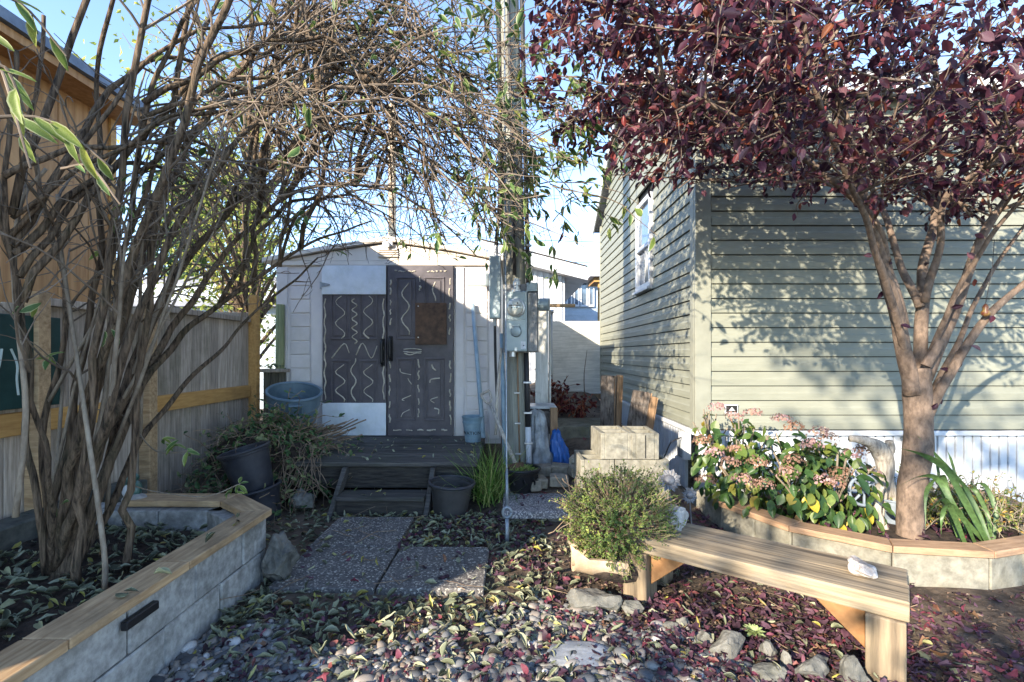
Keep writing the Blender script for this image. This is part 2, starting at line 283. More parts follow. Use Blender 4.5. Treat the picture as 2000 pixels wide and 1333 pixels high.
lm['hyd'] = leafmat("hydrangea_leaf", [(0, (0.025, 0.06, 0.02)), (0.4, (0.055, 0.11, 0.03)), (0.7, (0.13, 0.18, 0.04)), (0.86, (0.24, 0.23, 0.05)), (0.94, (0.20, 0.07, 0.045)), (1, (0.42, 0.34, 0.04))], 0.3, 0.4)
lm['hydfl'] = leafmat("hydrangea_floret", [(0, (0.20, 0.11, 0.07)), (0.45, (0.34, 0.20, 0.14)), (0.75, (0.38, 0.22, 0.24)), (1, (0.52, 0.40, 0.27))], 0.25, 0.7)
lm['heather'] = leafmat("heather_leaf", [(0, (0.05, 0.08, 0.025)), (0.4, (0.12, 0.185, 0.045)), (0.75, (0.27, 0.33, 0.08)), (0.93, (0.34, 0.36, 0.10)), (1, (0.22, 0.07, 0.10))], 0.25, 0.6)
lm['grass'] = leafmat("grass_blade", [(0, (0.08, 0.17, 0.03)), (0.6, (0.17, 0.29, 0.055)), (1, (0.40, 0.40, 0.15))], 0.3, 0.5)
lm['iris'] = leafmat("iris_blade", [(0, (0.05, 0.10, 0.03)), (0.6, (0.10, 0.17, 0.055)), (1, (0.22, 0.28, 0.11))], 0.25, 0.4)
lm['euon'] = leafmat("low_shrub_leaf", [(0, (0.05, 0.09, 0.025)), (0.5, (0.15, 0.20, 0.045)), (0.8, (0.34, 0.34, 0.09)), (1, (0.45, 0.20, 0.04))], 0.3, 0.5)
lm['ivy'] = leafmat("vine_leaf", [(0, (0.03, 0.07, 0.025)), (0.6, (0.08, 0.15, 0.05)), (1, (0.25, 0.26, 0.12))], 0.2, 0.55)
lm['redvine'] = leafmat("dried_red_leaf", [(0, (0.06, 0.012, 0.02)), (0.5, (0.15, 0.035, 0.035)), (1, (0.34, 0.10, 0.05))], 0.3, 0.6)
lm['backtree'] = leafmat("yellow_green_leaf", [(0, (0.10, 0.15, 0.03)), (0.5, (0.24, 0.29, 0.06)), (1, (0.48, 0.44, 0.09))], 0.5, 0.6)
lm['conifer'] = leafmat("conifer_needles", [(0, (0.02, 0.05, 0.025)), (1, (0.06, 0.11, 0.05))], 0.1, 0.7)
lm['succ'] = leafmat("succulent_leaf", [(0, (0.28, 0.36, 0.15)), (1, (0.40, 0.46, 0.20))], 0.15, 0.5)
lm['pebble'] = leafmat("river_pebble", [(0, (0.05, 0.052, 0.057)), (0.25, (0.12, 0.123, 0.128)), (0.5, (0.21, 0.205, 0.195)), (0.7, (0.23, 0.18, 0.14)), (0.85, (0.36, 0.345, 0.32)), (0.95, (0.15, 0.10, 0.075)), (1, (0.50, 0.48, 0.45))], 0.0, 0.5)

# ------------------------------------------------------------------ leaves and pebbles: one shape shared by many, or joined
def leaf_template(width=0.5, fold=0.12, curl=0.15, tip=0.0, seed=0, wav=0.03):
    rr = random.Random(seed); ts = [0, 0.18, 0.42, 0.68, 0.88, 1.0]; ws = [0.02, 0.62, 1.0, 0.82, 0.4, 0.0]
    vs = []; ed = []
    for t, w in zip(ts, ws):
        y = t; zc = -curl * t * t
        for k, s in enumerate((-1, -0.5, 0, 0.5, 1)):
            if w == 0 and k != 2: continue
            vs.append((s * w * width / 2, y, zc + fold * abs(s) * w + rr.uniform(-wav, wav) * abs(s))); ed.append(abs(s))
    fs = []
    for i in range(4):
        for k in range(4): fs.append((i * 5 + k, i * 5 + k + 1, (i + 1) * 5 + k + 1, (i + 1) * 5 + k))
    for k in range(4): fs.append((20 + k, 20 + k + 1, 25))
    return np.array(vs, float), fs, np.array(ed, float)
def small_template(width=0.5, fold=0.15, curl=0.1):
    vs = [(0, 0, 0), (-width / 2, 0.45, fold), (0, 0.5, 0.02), (width / 2, 0.45, fold), (0, 1, -curl)]
    return np.array(vs, float), [(0, 2, 1), (0, 3, 2), (1, 2, 4), (2, 3, 4)], np.array([0, 1, 0, 1, 0.3])
def ico_template(seed, sub=2, amp=0.12):
    bm = bmesh.new(); bmesh.ops.create_icosphere(bm, subdivisions=sub, radius=1); off = Vector((seed * 3.1, seed * 1.7, 0))
    vs = [v.co * (1 + amp * mnoise.noise(v.co * 1.1 + off)) for v in bm.verts]; fs = [tuple(v.index for v in f.verts) for f in bm.faces]; bm.free()
    return np.array([tuple(v) for v in vs]), fs, np.zeros(len(vs))
def joined(name, tmpl, Ms, rnds, mat, parent=None, smooth=False, kind="stuff"):
    """many shapes in one mesh; tmpl is a list of templates, used in turn"""
    V, Fc, RN, ED = [], [], [], []; o = 0
    for i, (M, r) in enumerate(zip(Ms, rnds)):
        vs, fs, ed = tmpl[i % len(tmpl)]
        A = np.array(M)[:3, :]
        V.append(vs @ A[:, :3].T + A[:, 3]); Fc += [tuple(k + o for k in f) for f in fs]; o += len(vs)
        RN.append(np.full(len(vs), r)); ED.append(ed)
    me = bpy.data.meshes.new(name); me.from_pydata(np.concatenate(V).tolist(), [], Fc); me.update()
    a = me.attributes.new("rnd", 'FLOAT', 'POINT'); a.data.foreach_set("value", np.concatenate(RN).astype(np.float32))
    a = me.attributes.new("edge", 'FLOAT', 'POINT'); a.data.foreach_set("value", np.concatenate(ED).astype(np.float32))
    me.materials.append(mat)
    if smooth: me.polygons.foreach_set("use_smooth", [True] * len(me.polygons))
    ob = bpy.data.objects.new(name, me); col.objects.link(ob); attach(ob, parent)
    if kind: ob["kind"] = kind
    return ob
_shared = {}
def shared_mesh(key, tmpl, r, mat, smooth=False):
    k = (key, round(r, 2))
    if k not in _shared:
        vs, fs, ed = tmpl; me = bpy.data.meshes.new(key); me.from_pydata(vs.tolist(), [], fs); me.update()
        a = me.attributes.new("rnd", 'FLOAT', 'POINT'); a.data.foreach_set("value", np.full(len(vs), r, np.float32))
        a = me.attributes.new("edge", 'FLOAT', 'POINT'); a.data.foreach_set("value", ed.astype(np.float32))
        me.materials.append(mat)
        if smooth: me.polygons.foreach_set("use_smooth", [True] * len(me.polygons))
        _shared[k] = me
    return _shared[k]
def basis(pos, d, nrm, L, wf=1.0):
    d = d.normalized(); s = d.cross(nrm); s = s.normalized() if s.length > 1e-5 else d.orthogonal().normalized(); n = s.cross(d)
    return Matrix(((s.x * L * wf, d.x * L, n.x * L, pos.x), (s.y * L * wf, d.y * L, n.y * L, pos.y), (s.z * L * wf, d.z * L, n.z * L, pos.z), (0, 0, 0, 1)))
def seen_size(M):
    p = M.translation
    if p.y < 0.3: return 0
    x, y = 1000 + p.x * F / p.y, HY - (p.z - HC) * F / p.y
    if not (-20 < x < 2020 and -20 < y < 1350): return 0
    return M.to_scale().y * F / p.y
def scatter(name, stuffname, Ms, rnds, tmpl, mat, parent=None, smooth=False, n_single=300, label=None, cat=None, group=None, stufflabel=None, steps=8, single=True):
    """the n_single that show largest become objects, the rest one mesh"""
    order = sorted(range(len(Ms)), key=lambda i: -seen_size(Ms[i])); big = [i for i in order[:n_single] if seen_size(Ms[i]) > 0] if single else []
    bs = set(big); rest = [i for i in range(len(Ms)) if i not in bs]
    for i in big:
        r = round(rnds[i] * steps) / steps; k = i % len(tmpl)
        o = inst(name, shared_mesh(f"{name}_{k}_{mat.name}", tmpl[k], r, mat, smooth), Ms[i], parent)
        if label: tag(o, label(Ms[i].translation, r) if callable(label) else label, cat, group)
    if rest:
        o = joined(stuffname, tmpl, [Ms[i] for i in rest], [rnds[i] for i in rest], mat, parent, smooth)
        if stufflabel: tag(o, stufflabel, cat)
LEAF = [leaf_template(0.52, 0.10, 0.12, seed=1), leaf_template(0.46, 0.16, 0.3, seed=2), leaf_template(0.58, 0.06, -0.1, seed=3), leaf_template(0.5, 0.2, 0.05, seed=4)]
NARROW = [leaf_template(0.34, 0.08, 0.25, seed=5), leaf_template(0.40, 0.12, 0.1, seed=6), leaf_template(0.36, 0.05, 0.4, seed=7)]
CURLED = [leaf_template(0.40, 0.22, 0.35, seed=8, wav=0.05), leaf_template(0.46, 0.30, -0.25, seed=9, wav=0.05), leaf_template(0.36, 0.10, 0.15, seed=10, wav=0.06), leaf_template(0.5, -0.18, 0.2, seed=11, wav=0.06)]
CRUMPLE = [leaf_template(w, f, c, seed=50 + i, wav=0.14) for i, (w, f, c) in enumerate(((0.5, 0.2, 0.3), (0.42, -0.15, 0.2), (0.6, 0.05, -0.3), (0.38, 0.3, 0.5), (0.55, -0.25, 0.1)))]
LITTER = [leaf_template(w, f, c, seed=30 + i, wav=0.07) for i, (w, f, c) in enumerate(((0.28, 0.25, 0.5), (0.34, -0.22, 0.35), (0.24, 0.1, -0.5), (0.42, 0.3, 0.2), (0.36, 0.05, 0.65), (0.30, 0.38, -0.3), (0.46, -0.12, 0.15), (0.22, 0.2, 0.1)))]
SMALL = [small_template(0.5), small_template(0.42, 0.05, 0.25), small_template(0.6, 0.2, -0.1)]
PEB = [ico_template(i, 2, 0.22) for i in range(6)]
def rock_mesh(size, seed, amp=0.3, sub=4, flat=(1, 1, 1), M=None, facet=0.0):
    bm = bmesh.new(); bmesh.ops.create_icosphere(bm, subdivisions=sub, radius=1); off = Vector((seed * 7.3, seed * 2.9, seed))
    rr = random.Random(seed); planes = [(Vector((rr.gauss(0, 1), rr.gauss(0, 1), rr.gauss(0, 1))).normalized(), rr.uniform(0.55, 0.85)) for _ in range(int(14 * facet))]
    mb = MB(); vs = []
    for v in bm.verts:
        p = v.co.copy()
        for n, d in planes:
            e = p.dot(n)
            if e > d: p -= n * (e - d)
        p *= 1 + amp * mnoise.noise(v.co * 1.3 + off) + amp * 0.4 * mnoise.noise(v.co * 3.5 + off) + amp * 0.12 * mnoise.noise(v.co * 9 + off)
        vs.append(Vector((p.x * flat[0] * size, p.y * flat[1] * size, p.z * flat[2] * size)))
    fs = [tuple(v.index for v in f.verts) for f in bm.faces]; bm.free()
    if M is not None: vs = [M @ v for v in vs]
    return mb.add(vs, fs)
def rot(rx=0, ry=0, rz=0): return Matrix.Rotation(R(rz), 4, 'Z') @ Matrix.Rotation(R(ry), 4, 'Y') @ Matrix.Rotation(R(rx), 4, 'X')
T = Matrix.Translation
#==SPLIT==
# ------------------------------------------------------------------ ground
xs = [-90, -45, -22, -12, -8, -6] + [-5 + 0.11 * i for i in range(96)] + [6.2, 8, 12, 24, 50, 90]
ys = [-60, -30, -15, -8, -4, -2] + [-0.5 + 0.11 * i for i in range(105)] + [11.8, 14, 20, 35, 70, 150, 260]
mb = MB(); vs = [(x, y, gz(x, y)) for y in ys for x in xs]; nx = len(xs)
mb.add(vs, [(j * nx + i, j * nx + i + 1, (j + 1) * nx + i + 1, (j + 1) * nx + i) for j in range(len(ys) - 1) for i in range(nx - 1)])
tag(mk("ground", mb, mt['soil'], smooth=True), "brown trodden soil between the planters and the shed", None, kind="structure")

# paving slabs in front of the step
SL = 0.60
for (x, y, lab) in ((-1.07, 2.755, "dark aggregate paving slab beside the tall layered rock"), (-0.455, 2.75, "dark aggregate paving slab out to the side, one edge open to leaf litter"), (-1.085, 3.365, "dark aggregate paving slab against the foot of the wooden step")):
    o = boxo("paving_slab", mt['paver'], None, x - SL / 2, x + SL / 2, y, y + SL, -0.03, 0.035, bevel=0.006); o.rotation_euler.z = R(rng.uniform(-0.8, 0.8))
    tag(o, lab, "paving slab", "paving slabs before the shed step")

# ------------------------------------------------------------------ shed
SY = 5.86
def sx(p): return (p - 1000) * SY / F
def sz(p): return HC - (p - HY) * SY / F
shed = thing("garden_shed", "beige resin garden shed with grey panelled double doors behind the wooden deck", "shed", (-1.46, SY, 0.3))
cx = -1.463
mb = MB(); poly = [(-2.79, 0.28), (-0.134, 0.28), (-0.134, 2.43), (cx + 0.75, 2.545), (cx, 2.65), (cx - 0.75, 2.545), (-2.79, 2.43)]
Mxz = Matrix(((1, 0, 0, 0), (0, 0, 1, 0), (0, 1, 0, 0), (0, 0, 0, 1)))
mb.prism(poly, SY, SY + 2.5, Mxz); mk("wall", mb, mt['resin'], shed)
for (a, b) in ((568, 606), (911, 952)):
    for k in range(13):
        z0 = 0.36 + k * 0.163
        if z0 + 0.155 < 2.36: boxo("wall_plank", mt['resin'], shed, sx(a), sx(b), SY - 0.014, SY + 0.005, z0, z0 + 0.152, bevel=0.006)
for (a, b) in ((541, 563), (608, 632), (889, 907), (955, 976)):
    boxo("pilaster", mt['resin'], shed, sx(a), sx(b), SY - 0.022, SY + 0.004, 0.33, 2.37, bevel=0.008)
boxo("header_beam", mt['resintrim'], shed, -2.79, -0.134, SY - 0.035, SY + 0.004, 2.385, 2.44, bevel=0.006)
def roofz(x):
    d = abs(x - cx); return 2.665 - 0.147 * d if d < 0.75 else 2.555 - 0.18 * (d - 0.75)
gx = [-2.62, -2.25, -1.93, -1.72, -1.20, -0.98, -0.66, -0.3]
for a, b in zip(gx[:-1], gx[1:]):
    pl = [(a + 0.006, 2.446), (b - 0.006, 2.446), (b - 0.006, max(2.45, roofz(b) - 0.015))] + ([(cx, roofz(cx) - 0.015)] if a < cx < b else []) + [(a + 0.006, max(2.45, roofz(a) - 0.015))]
    mk("gable_panel", MB().prism(pl, SY - 0.016, SY + 0.004, Mxz), mt['resintrim'], shed)
vent = mk("gable_vent", MB().box(cx - 0.12, cx + 0.12, SY - 0.03, SY - 0.012, 2.48, 2.59), mt['resintrim'], shed)
for k in range(4): boxo("slat", mt['resintrim'], vent, cx - 0.115, cx + 0.115, SY - 0.05, SY - 0.028, 2.487 + k * 0.026, 2.497 + k * 0.026, bevel=0.002)
roof = None
for s in (-1, 1):
    a = (cx, 2.725); b = (cx + s * 0.75, 2.61); c = (cx + s * 1.47, 2.47); t = 0.055
    pl = [a, b, c, (c[0], c[1] - t), (b[0], b[1] - t), (a[0], a[1] - t)]
    mk("roof_slope", MB().prism(pl if s < 0 else pl[::-1], SY - 0.07, SY + 2.6, Mxz), mt['resintrim'], shed, bevel=0.006)
mb = MB().box(cx - 0.06, cx + 0.06, SY - 0.06, SY - 0.017, 2.61, 2.675).tube([(cx, SY - 0.06, 2.63), (cx, SY - 0.10, 2.61)], 0.035, 10)
mk("gable_lamp", mb, mt['white'], shed, bevel=0.004)
def wave(x0, amp, z0, z1, n, ph=0, wob=0.006):
    pts = []
    for i in range(n * 8 + 1):
        t = i / (n * 8); pts.append((x0 + amp * math.sin(2 * math.pi * n * t + ph) + rng.uniform(-wob, wob) * 0.4, SY - 0.078, z0 + (z1 - z0) * t))
    return pts
def bead(par, pts, r=0.0075, y=None):
    if y is not None: pts = [(p[0], y, p[2]) for p in pts]
    n = len(pts); r = r * 1.25; mk("adhesive_line", MB().tube(pts, [r * rng.uniform(0.6, 1.15) for _ in range(n)], 5, flat=0.6), mt['glue'], par, smooth=True)
def panel(par, x0, x1, z0, z1):
    y = SY - 0.066; mb = MB(); w = 0.022
    for (a, b, c, d) in ((x0, x1, z0, z0 + w), (x0, x1, z1 - w, z1), (x0, x0 + w, z0 + w, z1 - w), (x1 - w, x1, z0 + w, z1 - w)):
        mb.box(a, b, y - 0.012, y + 0.004, c, d)
    mb.box(x0 + 0.045, x1 - 0.045, y - 0.010, y + 0.004, z0 + 0.045, z1 - 0.045)
    return mk("panel", mb, mt['door'], par, bevel=0.006, seg=2)
# the two doors
dl = mk("door", MB().box(sx(634.5), sx(757), SY - 0.066, SY - 0.003, sz(850), sz(521)), mt['door'], shed); dl["label"] = "grey panelled door with white boards screwed over its ends"
dr = mk("door", MB().box(sx(759), sx(886.5), SY - 0.066, SY - 0.003, sz(850), sz(521)), mt['door'], shed, bevel=0.004); dr["label"] = "grey panelled door with a rusty plate over one panel"
for (a, b) in ((650, 688), (705, 741)):
    panel(dl, sx(a), sx(b), sz(664), sz(545)); panel(dl, sx(a), sx(b), sz(825), sz(703))
for (a, b) in ((776, 814), (830, 870)):
    panel(dr, sx(a), sx(b), sz(664), sz(543)); panel(dr, sx(a), sx(b), sz(821), sz(699))
boxo("white_board", mt['whitedirty'], dl, sx(634), sx(757.5), SY - 0.092, SY - 0.079, sz(577), sz(521.5), bevel=0.002)
boxo("white_board", mt['whitedirty'], dl, sx(635), sx(757.5), SY - 0.092, SY - 0.079, sz(848.5), sz(786), bevel=0.002)
for x in (669, 723): bead(dl, wave(sx(x), 0.055, sz(662), sz(580), 2, rng.uniform(0, 3)), 0.008); bead(dl, wave(sx(x), 0.055, sz(784), sz(712), 2, rng.uniform(0, 3)), 0.008)
bead(dl, wave(sx(696), 0.03, sz(672), sz(585), 5, 0), 0.010, SY - 0.069); bead(dl, wave(sx(694), 0.03, sz(783), sz(700), 2, 2), 0.008, SY - 0.069)
for pl in ([(652, 700), (676, 672), (686, 690)], [(699, 694), (712, 671), (728, 700), (740, 676)]):
    bead(dl, spline([(sx(a), SY - 0.069, sz(b)) for a, b in pl], 4), 0.008)
for x in (639, 752): bead(dl, wave(sx(x), 0.008, sz(780), sz(585), 6, 1), 0.009, SY - 0.069)
for x0, x1, y0, y1 in ((766, 766, 545, 640), (880, 880, 540, 660), (764, 764, 700, 830), (881, 881, 700, 835), (772, 815, 531, 533), (835, 876, 533, 531), (770, 880, 839, 838), (823, 823, 540, 575), (820, 820, 700, 820)):
    n = 5 if x0 != x1 or y1 - y0 > 60 else 2
    for k in range(n):
        a, b = k / n + rng.uniform(0, 0.05), (k + 0.75) / n
        P_ = [(sx(x0 + (x1 - x0) * t + rng.uniform(-1.5, 1.5)), SY - 0.069, sz(y0 + (y1 - y0) * t + rng.uniform(-1, 1))) for t in (a, (a * 2 + b) / 3, (a + 2 * b) / 3, b)]
        bead(dr, spline(P_, 3), rng.uniform(0.006, 0.011))
bead(dr, wave(sx(795), 0.045, sz(655), sz(555), 2.0 and 2, 1), 0.008)
bead(dr, wave(sx(850), 0.02, sz(590), sz(553), 1, 1), 0.008)
for x in (795, 850):
    for k in range(4):
        y = 715 + 27 * k + rng.uniform(-5, 5); P_ = [(sx(x + rng.uniform(-12, 12)), SY - 0.077, sz(y + 6 * j + rng.uniform(-3, 3))) for j in range(3)]
        bead(dr, spline(P_, 4), rng.uniform(0.005, 0.01))
for k in range(3): bead(dr, spline([(sx(790 + 12 * j + rng.uniform(-3, 3)), SY - 0.069, sz(682 + k * 5 + rng.uniform(-2, 2))) for j in range(4)], 3), 0.006)
cp = boxo("cover_plate", mt['rust'], dr, sx(814), sx(874), SY - 0.098, SY - 0.079, sz(673.5), sz(593.5), bevel=0.002)
mk("screw", MB().lathe([(0.008, 0), (0.008, 0.004)], T((sx(820), SY - 0.098, sz(660))) @ rot(90), 8, True), mt['zinc'], cp); mk("screw", MB().lathe([(0.008, 0), (0.008, 0.004)], T((sx(820), SY - 0.098, sz(600))) @ rot(90), 8, True), mt['zinc'], cp)
for d, x, a, b in ((dl, 750.5, 662, 716), (dr, 766, 657, 706)):
    h = sx(x); mb = MB().tube(spline([(h, SY - 0.07, sz(a + 4)), (h, SY - 0.12, sz(a + 8)), (h, SY - 0.125, sz((a + b) / 2)), (h, SY - 0.12, sz(b - 8)), (h, SY - 0.07, sz(b - 4))], 5), 0.02, 8)
    mb.box(h - 0.024, h + 0.024, SY - 0.078, SY - 0.06, sz(b), sz(a)); mk("handle", mb, mt['black'], d, bevel=0.004)
hg = MB().box(sx(628), sx(633.5), SY - 0.055, SY - 0.02, sz(566), sz(552)).prism([(sx(634), sz(554)), (sx(634), sz(563)), (sx(650), sz(560)), (sx(650), sz(557.5))], SY - 0.099, SY - 0.09, Mxz)
mk("hinge", hg, mt['steel'], dl)

# ------------------------------------------------------------------ deck and step
deck = thing("wooden_deck", "dark weathered wooden deck with one step in front of the shed", "deck", (-1.1, 4.4, 0))
y = 4.38
dz = 0.378
for k in range(10):
    w = 0.138; x0 = -1.93 + rng.uniform(-0.015, 0.01); x1 = -0.315 + rng.uniform(-0.012, 0.015)
    boxo("deck_board", mt['deck'], deck, x0, x1, y, y + w, dz - 0.036 + rng.uniform(-0.003, 0.003), dz + rng.uniform(-0.003, 0.002), bevel=0.005); y += w + 0.007
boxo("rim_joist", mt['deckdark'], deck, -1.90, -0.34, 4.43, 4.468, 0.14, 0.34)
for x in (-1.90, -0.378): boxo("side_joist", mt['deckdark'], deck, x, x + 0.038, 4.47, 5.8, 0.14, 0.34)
boxo("under_deck_shade", mt['dark'], deck, -1.88, -0.36, 4.9, 4.92, -0.02, 0.33)  # near-black sheet painting the shade below the boards, not a deck part
for x in (-1.86, -0.40):
    boxo("post", mt['deckdark'], deck, x - 0.02, x + 0.07, 4.475, 4.56, -0.05, 0.33)
for x in (-1.50, -0.72):                    # sloping stringers
    pl = [(4.42, 0.335), (4.36, 0.335), (3.93, -0.02), (4.07, -0.02), (4.42, 0.27)]
    Myz = Matrix(((0, 0, 1, 0), (1, 0, 0, 0), (0, 1, 0, 0), (0, 0, 0, 1)))
    mk("stringer", MB().prism(pl, x, x + 0.04, Myz), mt['deck'], deck, bevel=0.004)
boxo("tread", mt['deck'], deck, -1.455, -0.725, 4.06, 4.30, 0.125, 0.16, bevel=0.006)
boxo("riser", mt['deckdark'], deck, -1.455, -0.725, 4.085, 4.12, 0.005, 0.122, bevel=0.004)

# ------------------------------------------------------------------ fence along the boundary
FX = -2.95
fence = thing("board_fence", "weathered grey cedar board fence with orange rails beside the shrub bed", "fence", (FX, 3.5, 0))
y = 1.2; i = 0
while y < 5.62:
    w = rng.choice((0.137, 0.14, 0.142)); top = 1.60 + 0.05 * (y - 2) if y < 4 else 1.70 + 0.07 * (y - 4)
    boxo("fence_board", mt['fence'], fence, FX - 0.02 + rng.uniform(-0.004, 0.004), FX, y, y + w - 0.004, 0.03, top, bevel=0.003); y += w; i += 1
for (a, b) in ((1.2, 2.98), (3.06, 3.9), (3.98, 5.5)):
    boxo("rail", mt['rail'], fence, FX + 0.002, FX + 0.04, a, b, 0.86, 0.995, bevel=0.004)
    boxo("top_rail", mt['fence'], fence, FX - 0.04, FX + 0.045, a, b, 1.585 + 0.055 * (a - 2), 1.635 + 0.055 * (a - 2), bevel=0.004)
for yy in (3.02, 3.94, 5.56): boxo("post", mt['rail'] if yy > 4 else mt['cedar'], fence, FX + 0.003, FX + 0.093, yy - 0.04, yy + 0.045, 0.0, 2.0 if yy > 5 else 1.72, bevel=0.004)
# low screen between the fence and the shed
low = thing("low_board_screen", "low dark board screen with ledge between fence post and shed", "screen", (-2.83, 5.75, 0))
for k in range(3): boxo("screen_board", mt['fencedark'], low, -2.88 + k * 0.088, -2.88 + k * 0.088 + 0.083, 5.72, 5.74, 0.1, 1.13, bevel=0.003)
boxo("ledge", mt['fence'], low, -2.90, -2.60, 5.66, 5.80, 1.13, 1.17, bevel=0.004)
tag(mk("round_post", MB().tube([(-2.72, 5.79, 0.0), (-2.72, 5.79, 1.0), (-2.715, 5.79, 1.92)], [0.052, 0.05, 0.048], 14), mt['postgreen'], smooth=True), "greenish round timber post at the corner of the shed", "post")
Ms = [basis(Vector((rng.uniform(-2.88, -2.62), rng.uniform(5.66, 5.79), 1.165 + rng.uniform(0, 0.04))), Vector((rng.gauss(0, 1), rng.gauss(0, 1), rng.uniform(0, 0.6))), Vector((0, 0, 1)), rng.uniform(0.04, 0.08)) for _ in range(26)]
led = joined("ledge_plant", CURLED, Ms, [rng.random() for _ in Ms], lm['ivy'], None, kind=None); tag(led, "small leafy sprigs lying on the low screen's ledge", "plant")
# teal board hung on the fence
sg = boxo("painted_board", mt['greensign'], None, FX + 0.045, FX + 0.065, 2.35, 3.16, 1.02, 1.57, bevel=0.004); sg = tag(sg, "dark teal board with pale painted sprigs hung on the fence", "board")
for k in range(7):
    yy = 2.5 + k * 0.09; P_ = [(FX + 0.069, yy + rng.uniform(-0.03, 0.03), 1.1 + 0.09 * j) for j in range(4)]
    mk("paint_stroke", MB().tube(spline(P_, 4), 0.006, 5, flat=0.4), mt['paint'], sg)

# ------------------------------------------------------------------ neighbour's building beyond the fence
nb = thing("stained_board_building", "tall orange stained board building with blue grey roof beyond the fence", "building", (-4.2, 1, 0))
BX = -3.55
yy = -1.1
while yy < 4.35:
    boxo("wall_board", mt['orangewall'], nb, BX - 0.03, BX, yy, min(yy + 0.272, 4.35), 0.0, 3.42, bevel=0.004); yy += 0.276
mk("wall", MB().box(BX - 3.2, BX - 0.031, -1.1, 4.33, 0, 3.42), mt['orangewall'], nb)
mk("fascia", MB().box(BX - 0.05, BX + 0.26, -1.25, 4.5, 3.42, 3.48), mt['orangewall'], nb)
mk("roof", MB().prism([(BX + 0.30, 3.485), (BX + 0.30, 3.56), (BX - 1.6, 3.95), (BX - 3.5, 3.56), (BX - 3.5, 3.485)], -1.3, 4.6, Mxz), mt['blueroof'], nb)
mk("corner_trim", MB().box(BX - 0.04, BX + 0.02, 4.35, 4.41, 0, 3.42), mt['rail'], nb)

# ------------------------------------------------------------------ planter on the fence side
LX = -1.47
pl_ = thing("block_planter", "raised concrete block planter with wooden cap holding the tall twiggy shrub", "planter", (-2.1, 2.4, 0))
bw = 0.40
for row in range(2):
    y = 0.9 + (0.2 if row else 0)
    while y < 2.92:
        e = min(y + bw - 0.006, 2.95)
        boxo("block", mt['block'], pl_, LX - 0.19 + rng.uniform(-0.004, 0.004), LX + rng.uniform(-0.004, 0.004), y, e, row * 0.193 - 0.01, row * 0.193 + 0.178, bevel=0.007); y += bw
    # turn and back
    Mr = T((LX - 0.005, 2.96, 0)) @ rot(0, 0, 52)
    boxo("block", mt['block'], pl_, -0.18, 0.0, 0.0, 0.40, row * 0.193 - 0.01, row * 0.193 + 0.178, bevel=0.007, M=Mr)
    for k in range(3): boxo("block", mt['block'], pl_, -1.80 - 0.39 * (k + 1) + 0.004, -1.80 - 0.39 * k, 3.05, 3.24, row * 0.193 - 0.01, row * 0.193 + 0.178, bevel=0.007)
    y = 1.3
    while y < 3.4:
        boxo("block", mt['blockdark'], pl_, -2.90, -2.72, y, y + bw - 0.006, row * 0.2 + 0.02, row * 0.2 + 0.205, bevel=0.008); y += bw
CAPZ = 0.378
def capboard(par, mat, a, b, c, d, z0=CAPZ, t=0.038):      # quad in plan, with its own length axis along X
    a, b, c, d = [Vector((p[0], p[1], 0)) for p in (a, b, c, d)]
    ctr = (a + b + c + d) / 4; ang = math.atan2((b - a).y, (b - a).x); Mi = (T((ctr.x, ctr.y, z0)) @ Matrix.Rotation(ang, 4, 'Z'))
    pts = [Mi.inverted() @ Vector((p.x, p.y, z0)) for p in (a, b, c, d)]
    return mk("cap_board", MB().prism([(p.x, p.y) for p in pts], 0, t), mat, par, bevel=0.005, M=Mi, seg=2)
o_, i_ = LX + 0.035, LX - 0.125
ysplit = [0.75, 1.62, 2.08, 2.62, 2.93]
capboard(pl_, mt['cedar'], (o_, 0.75), (o_, 1.60), (i_, 1.60), (i_, 0.75)); capboard(pl_, mt['cedar'], (o_, 1.605), (o_, 2.20), (i_, 2.20), (i_, 1.605)); capboard(pl_, mt['cedar'], (o_, 2.205), (o_, 2.95), (i_, 2.90), (i_, 2.205))
capboard(pl_, mt['cedar'], (o_, 2.955), (-1.80, 3.28), (-1.83, 3.10), (i_, 2.905)); capboard(pl_, mt['cedar'], (-1.805, 3.28), (-2.45, 3.28), (-2.45, 3.11), (-1.835, 3.10))
mb = MB(); n = 20
vs = [(-2.72 + (LX - 0.19 + 2.72) * i / n, 0.9 + 2.2 * j / n, 0.22 + 0.04 * mnoise.noise(Vector((i * 0.3, j * 0.5, 1))) + 0.06 * (1 - i / n)) for j in range(n + 1) for i in range(n + 1)]
mb.add(vs, [(j * (n + 1) + i, j * (n + 1) + i + 1, (j + 1) * (n + 1) + i + 1, (j + 1) * (n + 1) + i) for j in range(n) for i in range(n)])
mk("bed_soil", mb, mt['bedsoil'], pl_, smooth=True)
lt = boxo("solar_light", mt['black'], None, LX + 0.002, LX + 0.03, 1.85, 2.02, 0.30, 0.335, bevel=0.004); tag(lt, "slim black solar light fixed under the planter's wooden cap", "light")
